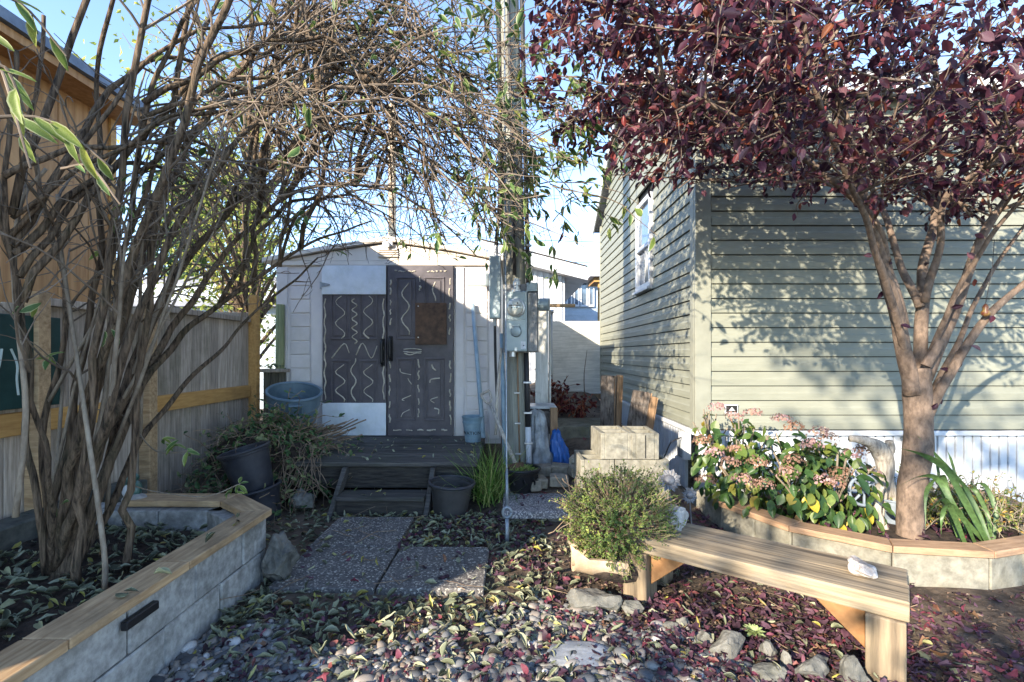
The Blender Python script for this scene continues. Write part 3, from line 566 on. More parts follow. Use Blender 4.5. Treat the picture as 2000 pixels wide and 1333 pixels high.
# frog figurine
fr = thing("frog_figurine", "small glazed green and white frog figurine at the planter corner", "figurine", (-2.46, 3.2, 0.40))
c = Vector((-2.46, 3.2, 0.40))
mk("body", rock_mesh(0.055, 3, 0.08, 3, (1, 0.9, 1.25), T(c + Vector((0, 0, 0.06)))), mt['frog'], fr, smooth=True)
hd = mk("head", rock_mesh(0.045, 4, 0.05, 3, (1.15, 1, 0.75), T(c + Vector((0.0, -0.02, 0.145)))), mt['frog'], fr, smooth=True)
for s in (-1, 1): mk("eye", rock_mesh(0.016, 5, 0, 2, (1, 1, 1), T(c + Vector((0.025 * s, -0.03, 0.18)))), mt['frog'], hd, smooth=True)
mk("belly", rock_mesh(0.042, 6, 0.1, 3, (0.9, 0.7, 1.1), T(c + Vector((0.0, -0.03, 0.06)))), mt['white'], fr, smooth=True)
mk("base", rock_mesh(0.06, 7, 0.15, 3, (1.2, 1, 0.5), T(c + Vector((0.03, -0.02, 0.01)))), mt['rock'], fr, smooth=True)

# ------------------------------------------------------------------ sage green house
HX, HYF, HYB = 1.63, 4.35, 9.05
E = 0.128; Z0 = 0.68; ZE = 3.67; SLOPE = 0.58; RY = (HYF + HYB) / 2
house = thing("sage_house", "sage green vinyl sided house with white skirting behind the plum tree", "house", (HX, HYF, 0))
mk("wall", MB().prism([(HYF + 0.03, 0.66), (HYB - 0.02, 0.66), (HYB - 0.02, ZE), (RY, ZE + SLOPE * (RY - HYF)), (HYF + 0.03, ZE)], HX + 0.03, 9.5, Myz), mt['dark'], house)  # near-black core puts the lap shadow into the slots between siding courses
nc = int((ZE - Z0) / E)
def course(L):                            # a lap siding length along its own X, foot proud of the head
    return [(0, -0.020, 0), (L, -0.020, 0), (L, -0.004, E - 0.008), (0, -0.004, E - 0.008), (0, 0.005, 0), (L, 0.005, 0), (L, 0.005, E - 0.008), (0, 0.005, E - 0.008),
            (0, -0.019, E * 0.45), (L, -0.019, E * 0.45), (0, -0.012, E * 0.55), (L, -0.012, E * 0.55)]
CF = [(0, 1, 9, 8), (8, 9, 11, 10), (10, 11, 2, 3), (3, 2, 6, 7), (0, 4, 5, 1), (0, 8, 10, 3, 7, 4), (1, 5, 6, 2, 11, 9)]
for k in range(nc + 1):
    j = HX + rng.choice((1.05, 1.9, 2.6)) + rng.uniform(-0.2, 0.2)
    for a, b in ((HX + 0.12, j - 0.001), (j, 9.4)):
        mk("siding_board", MB().add(course(b - a), CF), mt['siding'], house, M=T((a, HYF, Z0 + k * E)))
Mside = Matrix(((0, 1, 0, HX), (-1, 0, 0, 0), (0, 0, 1, 0), (0, 0, 0, 1)))
WY0, WY1, WZ0, WZ1 = 5.70, 6.36, 2.13, 3.22
k = 0
while True:
    z = Z0 + k * E; k += 1
    d = max(0, (z + E - ZE) / SLOPE); a, b = HYF + 0.12 + d, HYB - 0.03 - d
    if b - a < 0.3: break
    parts_ = [(a, b)]
    if z + E > WZ0 - 0.04 and z < WZ1 + 0.04: parts_ = [(a, WY0 - 0.03), (WY1 + 0.03, b)]
    for (p, q) in parts_:
        mk("siding_board", MB().add(course(q - p), CF), mt['siding'], house, M=T((HX, q, z)) @ Matrix(((0, 1, 0, 0), (-1, 0, 0, 0), (0, 0, 1, 0), (0, 0, 0, 1))))
mk("corner_post", MB().box(HX - 0.024, HX + 0.115, HYF - 0.024, HYF + 0.02, 0.63, ZE).box(HX - 0.024, HX + 0.018, HYF + 0.022, HYF + 0.115, 0.63, ZE), mt['trimsage'], house, bevel=0.003)
mk("corner_post", MB().box(HX - 0.024, HX + 0.018, HYB - 0.05, HYB + 0.02, 0.63, ZE), mt['trimsage'], house, bevel=0.003)
# window
wf = MB(); w = 0.06
for (a, b, c, d) in ((WY0, WY1, WZ0, WZ0 + w), (WY0, WY1, WZ1 - w, WZ1), (WY0, WY0 + w, WZ0 + w, WZ1 - w), (WY1 - w, WY1, WZ0 + w, WZ1 - w), (WY0 + w, WY1 - w, (WZ0 + WZ1) / 2 - 0.06, (WZ0 + WZ1) / 2 - 0.01)):
    wf.box(HX - 0.045, HX + 0.015, a, b, c, d)
win = mk("window", wf, mt['white'], house, bevel=0.005)
mid = (WZ0 + WZ1) / 2 - 0.035
mk("pane", MB().box(HX - 0.008, HX - 0.003, WY0 + w, WY1 - w, mid, WZ1 - w), mt['glass'], win)
mk("pane", MB().box(HX + 0.004, HX + 0.008, WY0 + w, WY1 - w, WZ0 + w, mid), mt['glass'], win)
mb = MB()
for q in range(7): mb.tube([(HX - 0.006 + 0.006 * (q % 2), WY0 + w + 0.03 + q * 0.032, WZ0 + w), (HX - 0.006 + 0.006 * (q % 2), WY0 + w + 0.03 + q * 0.032, mid)], 0.017, 8)
mk("curtain", mb, mt['curtain'], win, smooth=True)
mk("sill", MB().box(HX - 0.075, HX + 0.01, WY0 - 0.02, WY1 + 0.02, WZ0 - 0.035, WZ0 - 0.002), mt['white'], win, bevel=0.004)
# roof with rake board and eaves
ov = 0.14; zr = ZE + SLOPE * (RY - HYF)
def rp(off, lo):                          # roof outline in YZ
    return [(HYF - lo, ZE - SLOPE * lo + off), (RY, zr + off), (HYB + lo, ZE - SLOPE * lo + off)]
ol = rp(0.16, 0.16); il = rp(0.02, 0.16)
mk("roof", MB().prism(ol + il[::-1], HX - 0.11, 9.7, Myz), mt['shingle'], house)
ol = rp(0.13, 0.15); il = rp(-0.03, 0.15)
mk("rake_board", MB().prism(ol + il[::-1], HX - 0.135, HX - 0.112, Myz), mt['white'], house, bevel=0.003)
mk("fascia", MB().box(HX - 0.10, 9.6, HYF - 0.185, HYF - 0.162, ZE - 0.13, ZE + 0.04), mt['white'], house, bevel=0.003)
mk("soffit", MB().box(HX - 0.10, 9.6, HYF - 0.16, HYF - 0.02, ZE - 0.075, ZE - 0.06), mt['white'], house)
# skirting
def skirt(x0, y0, dx, dy, L, z0):
    n = int(L / 0.31)
    for q in range(n):
        mb = MB(); mb.box(0, 0.308, 0, 0.01, 0, 0.60)
        for s in range(4): mb.box(0.006 + s * 0.0775, 0.006 + s * 0.0775 + 0.060, -0.018, 0.001, 0.002, 0.598)
        ang = math.atan2(dy, dx); mk("skirting_panel", mb, mt['white'], house, bevel=0.004, M=T((x0 + dx * q * 0.31, y0 + dy * q * 0.31, z0)) @ Matrix.Rotation(ang, 4, 'Z'))
skirt(HX + 0.02, HYF + 0.01, 1, 0, 7.6, 0.03)
skirt(HX + 0.005, HYB - 0.1, 0, -1, 4.6, 0.04)
mk("skirting_trim", MB().box(HX - 0.03, 9.4, HYF - 0.035, HYF + 0.015, 0.625, 0.668).box(HX - 0.034, HX + 0.012, HYF + 0.017, HYB, 0.625, 0.668), mt['white'], house, bevel=0.004)
plq = boxo("address_plaque", mt['dark'], None, 1.87, 1.965, HYF - 0.04, HYF - 0.022, 0.83, 0.89, bevel=0.002); tag(plq, "tiny dark plaque with white border on the sage siding", "plaque")
mk("border", MB().box(1.862, 1.973, HYF - 0.034, HYF - 0.023, 0.822, 0.898), mt['white'], plq); mk("emblem", MB().prism([(1.89, 0.845), (1.945, 0.845), (1.9175, 0.878)], HYF - 0.044, HYF - 0.041, Mxz), mt['white'], plq)
ob = thing("outdoor_outlet_box", "white outdoor outlet box with black cable on the house skirting", "outlet", (1.6, 4.5, 0.4))
mk("housing", MB().box(1.545, 1.62, 4.46, 4.60, 0.38, 0.62), mt['white'], ob, bevel=0.01, seg=2); mk("cover", MB().box(1.53, 1.546, 4.475, 4.585, 0.40, 0.56), mt['bag'], ob, bevel=0.006)
mk("cable", MB().tube(spline([(1.54, 4.5, 0.58), (1.40, 4.35, 0.56), (1.30, 4.25, 0.44), (1.2, 4.2, 0.38)], 6), 0.006, 6), mt['wire'], ob, smooth=True)
hb = thing("hose_tap", "small metal hose tap on the white skirting beside the trunk", "tap", (3.55, 4.3, 0.6))
mk("spout", MB().tube(spline([(3.42, 4.34, 0.60), (3.42, 4.25, 0.60), (3.44, 4.22, 0.55)], 5), 0.014, 8), mt['steel'], hb, smooth=True); mk("wheel", MB().lathe([(0.03, 0), (0.03, 0.012)], T((3.42, 4.27, 0.63)), 10, True), mt['steel'], hb)

# ------------------------------------------------------------------ buildings behind
wb = thing("white_board_building", "white board and batten building with low sloping roof behind the gate", "building", (0.9, 13, 0))
Yb = 13.0
a = W(1000, 640, Yb); b = W(1103, 640, Yb)
mk("wall", MB().box(-1.2, b.x, Yb, Yb + 5, 0, 4.1), mt['white'], wb)
x = -1.2
while x < b.x: boxo("batten", mt['white'], wb, x, x + 0.04, Yb - 0.03, Yb + 0.005, 0.0, 4.05 - 0.2 * max(0, x), bevel=0.004); x += 0.165
p0 = W(940, 470, Yb - 0.5); p1 = W(1148, 523, Yb - 0.5)
mk("roof", MB().add([(p0.x, Yb - 0.5, p0.z + 0.05), (p1.x, Yb - 0.5, p1.z + 0.05), (p1.x, Yb + 5.5, p1.z + 0.05), (p0.x, Yb + 5.5, p0.z + 0.05), (p0.x, Yb - 0.5, p0.z), (p1.x, Yb - 0.5, p1.z), (p1.x, Yb + 5.5, p1.z), (p0.x, Yb + 5.5, p0.z)], [(0, 1, 2, 3), (4, 7, 6, 5), (0, 4, 5, 1), (1, 5, 6, 2), (2, 6, 7, 3), (3, 7, 4, 0)]), mt['darkwood'], wb)
mk("fascia", MB().add([(p0.x, Yb - 0.52, p0.z), (p1.x, Yb - 0.52, p1.z), (p1.x, Yb - 0.52, p1.z - 0.32), (p0.x, Yb - 0.52, p0.z - 0.32), (p0.x, Yb - 0.48, p0.z), (p1.x, Yb - 0.48, p1.z), (p1.x, Yb - 0.48, p1.z - 0.32), (p0.x, Yb - 0.48, p0.z - 0.32)], [(0, 1, 2, 3), (4, 7, 6, 5), (0, 4, 5, 1), (1, 5, 6, 2), (2, 6, 7, 3), (3, 7, 4, 0)]), mt['white'], wb)
mk("soffit", MB().add([(p0.x, Yb - 0.47, p0.z - 0.30), (p1.x, Yb - 0.47, p1.z - 0.30), (p1.x, Yb + 5, p1.z - 0.30), (p0.x, Yb + 5, p0.z - 0.30)], [(0, 1, 2, 3)]), mt['resin'], wb)
gh = thing("pale_clapboard_house", "pale blue clapboard house with a row of windows seen past the gate", "house", (2.9, 19, 0))
Yg = 19.0
for k in range(14): boxo("clapboard", mt['greyhouse'], gh, 1.7, 5.5, Yg - 0.02, Yg + 0.02, 0.2 + k * 0.2, 0.395 + k * 0.2, bevel=0.006)
mk("wall", MB().box(1.7, 5.5, Yg + 0.021, Yg + 5, 0, 4.2), mt['greyhouse'], gh)
for (q0, q1) in ((1106, 1117), (1120, 1131), (1133, 1147), (1149, 1160)):
    f0 = W(q0, 545, Yg); f1 = W(q1, 600, Yg); wmb = MB()
    for (a_, b_, c_, d_) in ((f0.x, f1.x, f0.z - 0.08, f0.z), (f0.x, f1.x, f1.z, f1.z + 0.08), (f0.x, f0.x + 0.05, f1.z + 0.08, f0.z - 0.08), (f1.x - 0.05, f1.x, f1.z + 0.08, f0.z - 0.08)): wmb.box(a_, b_, Yg - 0.10, Yg - 0.02, c_, d_)
    wo = mk("window", wmb, mt['white'], gh); mk("pane", MB().box(f0.x + 0.05, f1.x - 0.05, Yg - 0.05, Yg - 0.03, f1.z + 0.08, f0.z - 0.08), mt['glass'], wo)
mk("eave", MB().box(1.5, 5.6, Yg - 0.5, Yg + 5, 4.05, 4.28), mt['white'], gh)
dp = thing("porch_roof", "small porch roof with bare timber posts behind the house corner", "porch", (2.9, 15, 0))
q = W(1152, 545, 15); mk("roof", MB().box(q.x - 0.05, q.x + 1.2, 14.6, 16, q.z + 0.02, q.z + 0.16), mt['white'], dp, M=None); mk("beam", MB().box(q.x + 0.1, q.x + 1.2, 14.8, 15.9, q.z - 0.12, q.z + 0.018), mt['rail'], dp); mk("post", MB().box(q.x + 0.24, q.x + 0.36, 14.9, 15.02, 0.3, q.z - 0.12), mt['rail'], dp)
gl = thing("grey_clapboard_cottage", "grey clapboard cottage glimpsed between the fence post and the shed", "house", (-5, 11, 0))
for k in range(13): boxo("clapboard", mt['greyhouse'], gl, -9, -4.6, 11.0, 11.04, 0.3 + k * 0.16, 0.455 + k * 0.16, bevel=0.005)
mk("wall", MB().box(-9, -4.6, 11.041, 14, 0, 2.9), mt['greyhouse'], gl); mk("corner_trim", MB().box(-5.95, -5.72, 10.95, 10.998, 0, 2.4), mt['white'], gl)
mk("roof", MB().prism([(10.7, 2.38), (12.5, 3.3), (14.3, 2.38)], -9.3, -4.4, Myz), mt['shingle'], gl)

# plywood gate, side boards, pipe post
gate = thing("plywood_gate", "weathered whitewashed plywood sheet closing the side passage", "gate", (1.2, 9, 0.5))
gp = boxo("sheet", mt['ply'], gate, 0.68, 1.60, 9.0, 9.02, 0.62, 1.94, bevel=0.002); boxo("bottom_rail", mt['plankedge'], gate, 0.66, 1.62, 8.96, 9.0, 0.52, 0.615)
sf = thing("peeling_board_fence", "short run of peeling whitish boards beside the utility pole", "fence", (0.5, 7, 0.4))
for k in range(9):
    y = 5.75 + k * 0.15; boxo("fence_board", mt['whiteboards'], sf, 0.435 + 0.012 * k, 0.455 + 0.012 * k, y, y + 0.145, 0.2, 1.86 + rng.uniform(-0.01, 0.01), bevel=0.003)
boxo("cap_rail", mt['cedar'], sf, 0.36, 0.75, 5.85, 5.93, 1.90, 1.935)
boxo("front_board", mt['whiteboards'], sf, 0.27, 0.42, 5.72, 5.745, 0.2, 1.9)
tag(mk("galvanised_post", MB().tube([(0.575, 7.12, 0.3), (0.575, 7.12, 1.97)], 0.016, 10).tube([(0.555, 7.10, 1.95), (0.60, 7.10, 1.95)], 0.03, 8), mt['zinc'], smooth=True), "thin galvanised post with clamp at the end of peeling boards", "post")
tag(mk("distant_pole", MB().tube([(-3.2, 13.2, 0), (-3.2, 13.2, 8)], [0.12, 0.10], 12), mt['log'], smooth=True), "pale distant wooden pole seen through the bare twigs", "pole")
for k, (z, lab) in enumerate(((7.15, "highest thin black cable crossing the sky beyond the white roof"), (6.05, "middle thin black cable crossing the sky beyond the white roof"), (5.55, "lowest thin black cable crossing the sky beyond the white roof"))):
    pts = [(-9 + 3 * j, 26, z + 0.6 - 0.12 * j + 0.01 * (j - 3) ** 2) for j in range(8)]
    tag(mk("overhead_cable", MB().tube(pts, 0.018, 5), mt['wire']), lab, "cable", "overhead cables")
# ------------------------------------------------------------------ utility pole, meter, guy wire
PX, PY = 0.02, 5.0
pole = thing("utility_pole", "tall greenish weathered wooden utility pole with conduits beside the shed", "utility pole", (PX, PY, 0))
mb = MB(); pts = []; N = 30
for i in range(N + 1):
    z = -0.1 + 8.6 * i / N; pts.append((PX + 0.03 - 0.022 * (z - 1), PY, z))
mk("shaft", MB().tube(pts, lerp_r(0.118, 0.095, N + 1), 24), mt['pole'], pole, smooth=True)
def px_pole(z, d=0): return PX + 0.03 - 0.022 * (z - 1) + d
def conduit(name, pts, r, m, n=10): return mk(name, MB().tube(pts, r, n), m, pole, smooth=True)
conduit("conduit", [(px_pole(z, 0.135), PY - 0.05, z) for z in (2.0, 2.25, 2.6, 3.5, 5, 8.4)], 0.024, mt['wire'])
conduit("conduit", [(px_pole(z, 0.10), PY - 0.11, z) for z in (0.6, 1.0, 1.5)], 0.026, mt['wire'])
conduit("conduit", [(px_pole(z, 0.10), PY - 0.11, z) for z in (0.12, 0.4, 0.62)], 0.030, mt['white'])
conduit("conduit", [(px_pole(z, -0.14), PY + 0.02, z) for z in (0.1, 0.8, 1.55)], 0.024, mt['pipe'])
conduit("conduit", [(px_pole(z, -0.115), PY - 0.04, z) for z in (2.5, 3.5, 5, 8.4)], 0.014, mt['wire'])
conduit("ground_wire", [(px_pole(z, 0.01), PY - 0.13, z) for z in (0.1, 0.8, 1.4)], 0.008, mt['plankedge'], 6)
conduit("service_conduit", [(px_pole(z, 0.0), PY - 0.14, z) for z in (2.12, 2.6, 3.5, 5, 8)], 0.016, mt['wire'])
for z in (0.75, 1.05, 0.45, 2.4, 2.9, 3.4):
    a = 0.10 if z < 2 else 0.135
    mk("pipe_clamp", MB().box(px_pole(z, a - 0.04), px_pole(z, a + 0.04), PY - 0.145, PY - 0.10, z, z + 0.02), mt['zinc'], pole, bevel=0.004)
    if z < 2: mk("pipe_clamp", MB().box(px_pole(z, -0.03), px_pole(z, 0.03), PY - 0.15, PY - 0.12, z - 0.1, z - 0.085), mt['zinc'], pole, bevel=0.004)
met = thing("electric_meter", "grey electric meter box with round glass dial mounted on the pole", "meter", (0.05, 4.8, 1.4))
MM = T((0.05, 4.80, 1.365)) @ rot(0, 0, -12)
mk("backboard", MB().box(-0.15, 0.20, 0.035, 0.06, -0.01, 0.66, MM), mt['backboard'], met)
mk("side_board", MB().box(0.118, 0.205, -0.06, 0.03, 0.0, 0.56, MM), mt['backboard'], met, bevel=0.003)
bx_ = mk("housing", MB().box(-0.105, 0.112, -0.085, 0.032, 0.0, 0.575, MM), mt['metalgrey'], met, bevel=0.006, seg=2)
mk("cover", MB().box(-0.10, 0.107, -0.094, -0.086, 0.005, 0.30, MM), mt['metalgrey'], bx_, bevel=0.004)
mk("cover", MB().box(-0.10, 0.107, -0.092, -0.086, 0.308, 0.57, MM), mt['metalgrey'], bx_, bevel=0.004)
mk("meter_ring", MB().lathe([(0.088, 0), (0.088, 0.03), (0.078, 0.036)], MM @ T((0.012, -0.09, 0.415)) @ rot(90), 32, True), mt['zinc'], met, smooth="auto")
dm = mk("meter_dial", MB().lathe([(0.075, 0.03), (0.075, 0.075), (0.068, 0.09), (0.03, 0.096)], MM @ T((0.012, -0.09, 0.415)) @ rot(90), 32, True), plain("meter_face_glass", (0.50, 0.50, 0.46), 0.08, 0, 0.8), met, smooth=True)
for dx, dz_, w_, h_ in ((0, 0.012, 0.055, 0.006), (-0.02, -0.012, 0.012, 0.012), (0.03, -0.014, 0.014, 0.012), (0.035, 0.03, 0.012, 0.012)):
    mk("dial_mark", MB().box(0.012 + dx - w_, 0.012 + dx + w_ if w_ > 0.02 else 0.012 + dx, -0.189, -0.186, 0.415 + dz_, 0.415 + dz_ + h_, MM), mt['wire'], dm)
mk("knockout_cap", MB().lathe([(0.055, 0), (0.055, 0.012), (0.045, 0.03), (0.02, 0.036)], MM @ T((0.012, -0.093, 0.19)) @ rot(90), 24, True), mt['metalgrey'], met, smooth="auto")
mk("cap_hood", MB().box(-0.03, 0.05, -0.112, -0.094, 0.235, 0.262, MM), mt['metalgrey'], met, bevel=0.004)
lb = mk("label_sticker", MB().box(0.055, 0.102, -0.097, -0.0942, 0.025, 0.095, MM), mt['white'], met); mk("print_mark", MB().box(0.078, 0.09, -0.0985, -0.0972, 0.05, 0.062, MM), mt['wire'], lb)
for k in range(3): mk("print_mark", MB().box(0.06, 0.075, -0.0985, -0.0972, 0.04 + 0.014 * k, 0.044 + 0.014 * k, MM), mt['steel'], lb)
mk("latch", MB().box(-0.005, 0.02, -0.105, -0.093, 0.0, 0.04, MM), mt['zinc'], met, bevel=0.003)
mk("hub_fitting", MB().lathe([(0.05, 0), (0.05, 0.02), (0.03, 0.025), (0.03, 0.06), (0.038, 0.065), (0.038, 0.10), (0.026, 0.11), (0.026, 0.13)], MM @ T((0.0, -0.02, 0.575)), 12, True), mt['zinc'], met)
mk("bottom_fitting", MB().lathe([(0.032, -0.05), (0.032, 0)], MM @ T((-0.04, -0.03, 0.0)), 8, True), mt['zinc'], met)
mk("junction_box", MB().box(0.10, 0.20, -0.04, 0.05, 0.575, 0.66, MM), mt['metalgrey'], met, bevel=0.004)
mk("lamp_socket", MB().lathe([(0.058, 0), (0.062, 0.02), (0.062, 0.10), (0.05, 0.105)], MM @ T((0.21, 0.0, 0.45)) @ rot(0, 90), 18, True), mt['metalgrey'], met, smooth="auto")
dsc = thing("disconnect_box", "narrow tall grey switch box between the meter and the shed", "electrical box", (-0.16, 4.95, 1.6))
mk("housing", MB().box(-0.225, -0.11, 4.86, 4.96, 1.69, 2.31), mt['metalgrey'], dsc, bevel=0.005); mk("cover", MB().box(-0.22, -0.115, 4.853, 4.859, 1.70, 2.30), mt['metalgrey'], dsc, bevel=0.003)
mk("knockout", MB().lathe([(0.022, 0), (0.02, 0.006)], T((-0.165, 4.853, 1.75)) @ rot(90), 14, True), mt['metalgrey'], dsc)
mk("fitting", MB().tube([(-0.17, 4.92, 1.62), (-0.17, 4.92, 1.69)], 0.02, 8), mt['zinc'], dsc); mk("cable", MB().tube(spline([(-0.17, 4.92, 1.64), (-0.165, 4.93, 1.3), (-0.15, 4.95, 0.9)], 5), 0.014, 7), mt['wire'], dsc, smooth=True)
mk("top_fitting", MB().tube([(-0.16, 4.92, 2.31), (-0.16, 4.92, 2.42)], 0.022, 8), mt['zinc'], dsc); mk("conduit", MB().tube([(-0.16, 4.92, 2.40), (-0.12, 4.94, 2.9), (-0.15, 4.94, 8)], 0.02, 8), mt['wire'], dsc, smooth=True)
wl = thing("shed_lamp", "small grey bulkhead lamp on the shed beside the switch box", "lamp", (-0.3, 5.5, 2.2))
mk("housing", MB().lathe([(0.06, 0), (0.065, 0.02), (0.05, 0.14), (0.03, 0.15)], T((-0.30, 5.75, 2.13)), 14, True), mt['metalgrey'], wl, smooth="auto"); mk("bracket", MB().box(-0.32, -0.28, 5.75, 5.86, 2.2, 2.24), mt['metalgrey'], wl)
gw = thing("guy_wire", "steel guy wire with eye anchor rod rising along the pole", "guy wire", (-0.035, 3.5, 0))
mk("anchor_rod", MB().tube([(-0.035, 3.50, -0.05), (-0.035, 3.51, 0.10), (-0.035, 3.53, 0.165)], 0.016, 10), mt['steel'], gw, smooth=True)
ring = [(-0.035 + 0.030 * math.cos(a), 3.54 + 0.0, 0.205 + 0.036 * math.sin(a)) for a in [2 * math.pi * k / 20 for k in range(21)]]
mk("eye", MB().tube(ring, 0.011, 8), mt['steel'], gw, smooth=True)
mk("cable", MB().tube([(-0.035, 3.545, 0.22), (-0.04, 3.62, 0.6), (-0.09, 4.95, 7.8)], 0.0065, 7), mt['steel'], gw, smooth=True)
mk("cable_grip", MB().tube([(-0.035, 3.545, 0.225), (-0.038, 3.60, 0.50)], [0.014, 0.009], 8), mt['steel'], gw, smooth=True)

# ------------------------------------------------------------------ pots, cans, tools
def vessel(name, label, cat, c, prof, mat, tilt=(0, 0, 0), group=None, inner=0.012, n=40):
    t = thing(name, label, cat, c, group); MMv = T(c) @ rot(*tilt)
    out = prof + [(r - inner, z) for r, z in reversed(prof[-3:])] + [(prof[0][0] - inner, inner)]
    mk("body", MB().lathe(out, MMv, n, True), mat, t, smooth="auto")
    return t, MMv
def rimtorus(par, MMv, R_, z, r, mat, name="rim"):
    mk(name, MB().tube([MMv @ Vector((R_ * math.cos(a), R_ * math.sin(a), z)) for a in [2 * math.pi * k / 40 for k in range(41)]], r, 8, False), mat, par, smooth=True)
can, MMv = vessel("trash_can", "blue grey plastic trash can with side handle leaning near the shed door", "trash can", Vector((-2.36, 5.30, 0.27)), [(0.20, 0), (0.215, 0.30), (0.235, 0.56), (0.255, 0.565), (0.262, 0.70), (0.262, 0.715)], mt['bluecan'], (15, 9, 0))
rimtorus(can, MMv, 0.262, 0.715, 0.016, mt['bluecan'])
hm = MB()
for (a, b, c_, d) in ((-0.065, 0.065, 0.66, 0.68), (-0.065, 0.065, 0.545, 0.565), (-0.065, -0.05, 0.565, 0.66), (0.05, 0.065, 0.565, 0.66)): hm.box(0.235, 0.30, a, b, c_, d, MMv @ rot(0, 0, -62))
mk("handle", hm, mt['bluecan'], can, bevel=0.005)
p1, MMv = vessel("nursery_pot", "tilted black nursery pot nested in another by the vine pile", "pot", Vector((-2.10, 4.06, 0.20)), [(0.14, 0), (0.165, 0.22), (0.178, 0.34), (0.19, 0.345), (0.192, 0.375)], mt['blackwet'], (4, -14, 0)); rimtorus(p1, MMv, 0.19, 0.37, 0.012, mt['blackwet'])
p2, MMv = vessel("nursery_pot", "black nursery pot holding another tilted pot by the vine pile", "pot", Vector((-2.03, 4.05, -0.02)), [(0.13, 0), (0.155, 0.18), (0.172, 0.25), (0.18, 0.255), (0.182, 0.275)], mt['blackwet'], (3, -12, 0)); rimtorus(p2, MMv, 0.18, 0.27, 0.012, mt['blackwet'])
p3, MMv = vessel("planting_tub", "round grey brown nursery pot with dark blue rim beside the step", "pot", Vector((-0.52, 4.16, -0.01)), [(0.14, 0), (0.155, 0.12), (0.17, 0.24), (0.187, 0.245), (0.19, 0.275)], mt['potgrey'], (2, 3, 0)); rimtorus(p3, MMv, 0.187, 0.272, 0.013, mt['blackwet'])
p4, MMv = vessel("ornate_planter", "black embossed planter pot with dry grass beside the pole", "planter", Vector((0.085, 4.45, 0.10)), [(0.09, 0), (0.10, 0.02), (0.13, 0.10), (0.145, 0.18), (0.165, 0.185), (0.168, 0.215)], mt['black'], (0, 0, 0)); rimtorus(p4, MMv, 0.165, 0.212, 0.012, mt['black'])
for k in range(9):
    a = 2 * math.pi * k / 9; rimm = [MMv @ Vector(((0.137 + 0.01 * math.sin(t * 3.1)) * math.cos(a + 0.22 * t - 0.1), (0.137 + 0.01 * math.sin(t * 3.1)) * math.sin(a + 0.22 * t - 0.1), 0.12 + 0.03 * math.sin(t * 6.2))) for t in (0, 0.25, 0.5, 0.75, 1)]
    mk("swag", MB().tube(rimm, 0.008, 6), mt['black'], p4, smooth=True)
mk("soil", MB().lathe([(0.148, 0.0), (0.10, 0.02), (0.02, 0.03)], MMv @ T((0, 0, 0.17)), 20, True), mt['soil'], p4, smooth=True)
Ms = [basis(MMv @ Vector((rng.uniform(-0.11, 0.11), rng.uniform(-0.11, 0.11), 0.19)), Vector((rng.gauss(0, 1), rng.gauss(0, 1), rng.uniform(0.1, 1.2))), Vector((0, 0, 1)), rng.uniform(0.03, 0.08), 0.3) for _ in range(160)]
joined("dry_grass", SMALL, Ms, [0.55 + 0.45 * rng.random() for _ in Ms], lm['grass'], p4)
bk = thing("metal_bucket", "light blue metal bucket lettered WATKINS on the deck by the shed", "bucket", (-0.42, 5.45, dz))
MMv = T((-0.43, 5.45, dz)); mk("body", MB().lathe([(0.085, 0), (0.11, 0.20), (0.116, 0.205), (0.117, 0.225), (0.113, 0.23), (0.121, 0.27), (0.121, 0.275), (0.108, 0.27), (0.08, 0.02)], MMv, 36, True), mt['galv'], bk, smooth="auto")
rimtorus(bk, MMv, 0.121, 0.275, 0.006, mt['galv'])
tcv = bpy.data.curves.new("letters", 'FONT'); tcv.body = "WATKINS"; tcv.size = 0.052; tcv.align_x = 'CENTER'; tcv.extrude = 0.0008
to = bpy.data.objects.new("letters", tcv); col.objects.link(to); dg = bpy.context.evaluated_depsgraph_get(); me = bpy.data.meshes.new_from_object(to.evaluated_get(dg)); bpy.data.objects.remove(to)
for v in me.vertices:
    a = -math.pi / 2 + v.co.x * 1.35 / 0.105 * 0.9; zz = 0.085 + v.co.y; rr_ = 0.0855 + 0.125 * zz + 0.0012 + v.co.z; v.co = MMv @ Vector((rr_ * math.cos(a), rr_ * math.sin(a), zz))
me.materials.clear(); me.materials.append(mt['wire']); lo_ = bpy.data.objects.new("lettering", me); col.objects.link(lo_); attach(lo_, bk)
tag(mk("leaning_pipe", MB().tube([W(944, 856, 5.35), W(934, 730, 5.6), W(923, 594, 5.8)], [0.026, 0.025, 0.023], 14), mt['pipe'], smooth=True), "grey blue pipe leaning against the shed wall", "pipe")
sv = thing("spade", "old spade with pale wooden D handle leaning by the pole", "spade", (0.05, 4.6, 0.2))
a, b = W(957, 790, 4.85), W(1006, 905, 4.5)
mk("shaft", MB().tube([a, (a + b) / 2, b], [0.016, 0.018, 0.020], 10), mt['drift'], sv, smooth=True)
ax = (b - a).normalized(); sd = ax.cross(Vector((0, 1, 0))).normalized()
hl = MB().tube(spline([a, a - ax * 0.05 + sd * 0.032, a - ax * 0.12 + sd * 0.045, a - ax * 0.145 + sd * 0.04], 4), 0.013, 8).tube(spline([a, a - ax * 0.05 - sd * 0.032, a - ax * 0.12 - sd * 0.045, a - ax * 0.145 - sd * 0.04], 4), 0.013, 8).tube([a - ax * 0.145 + sd * 0.05, a - ax * 0.145 - sd * 0.05], 0.015, 8)
mk("handle", hl, mt['drift'], sv, smooth=True); mk("blade", MB().box(-0.09, 0.09, -0.006, 0.006, -0.20, 0.0, T(b) @ ax.to_track_quat('-Z', 'Y').to_matrix().to_4x4()), mt['rust'], sv, bevel=0.003)
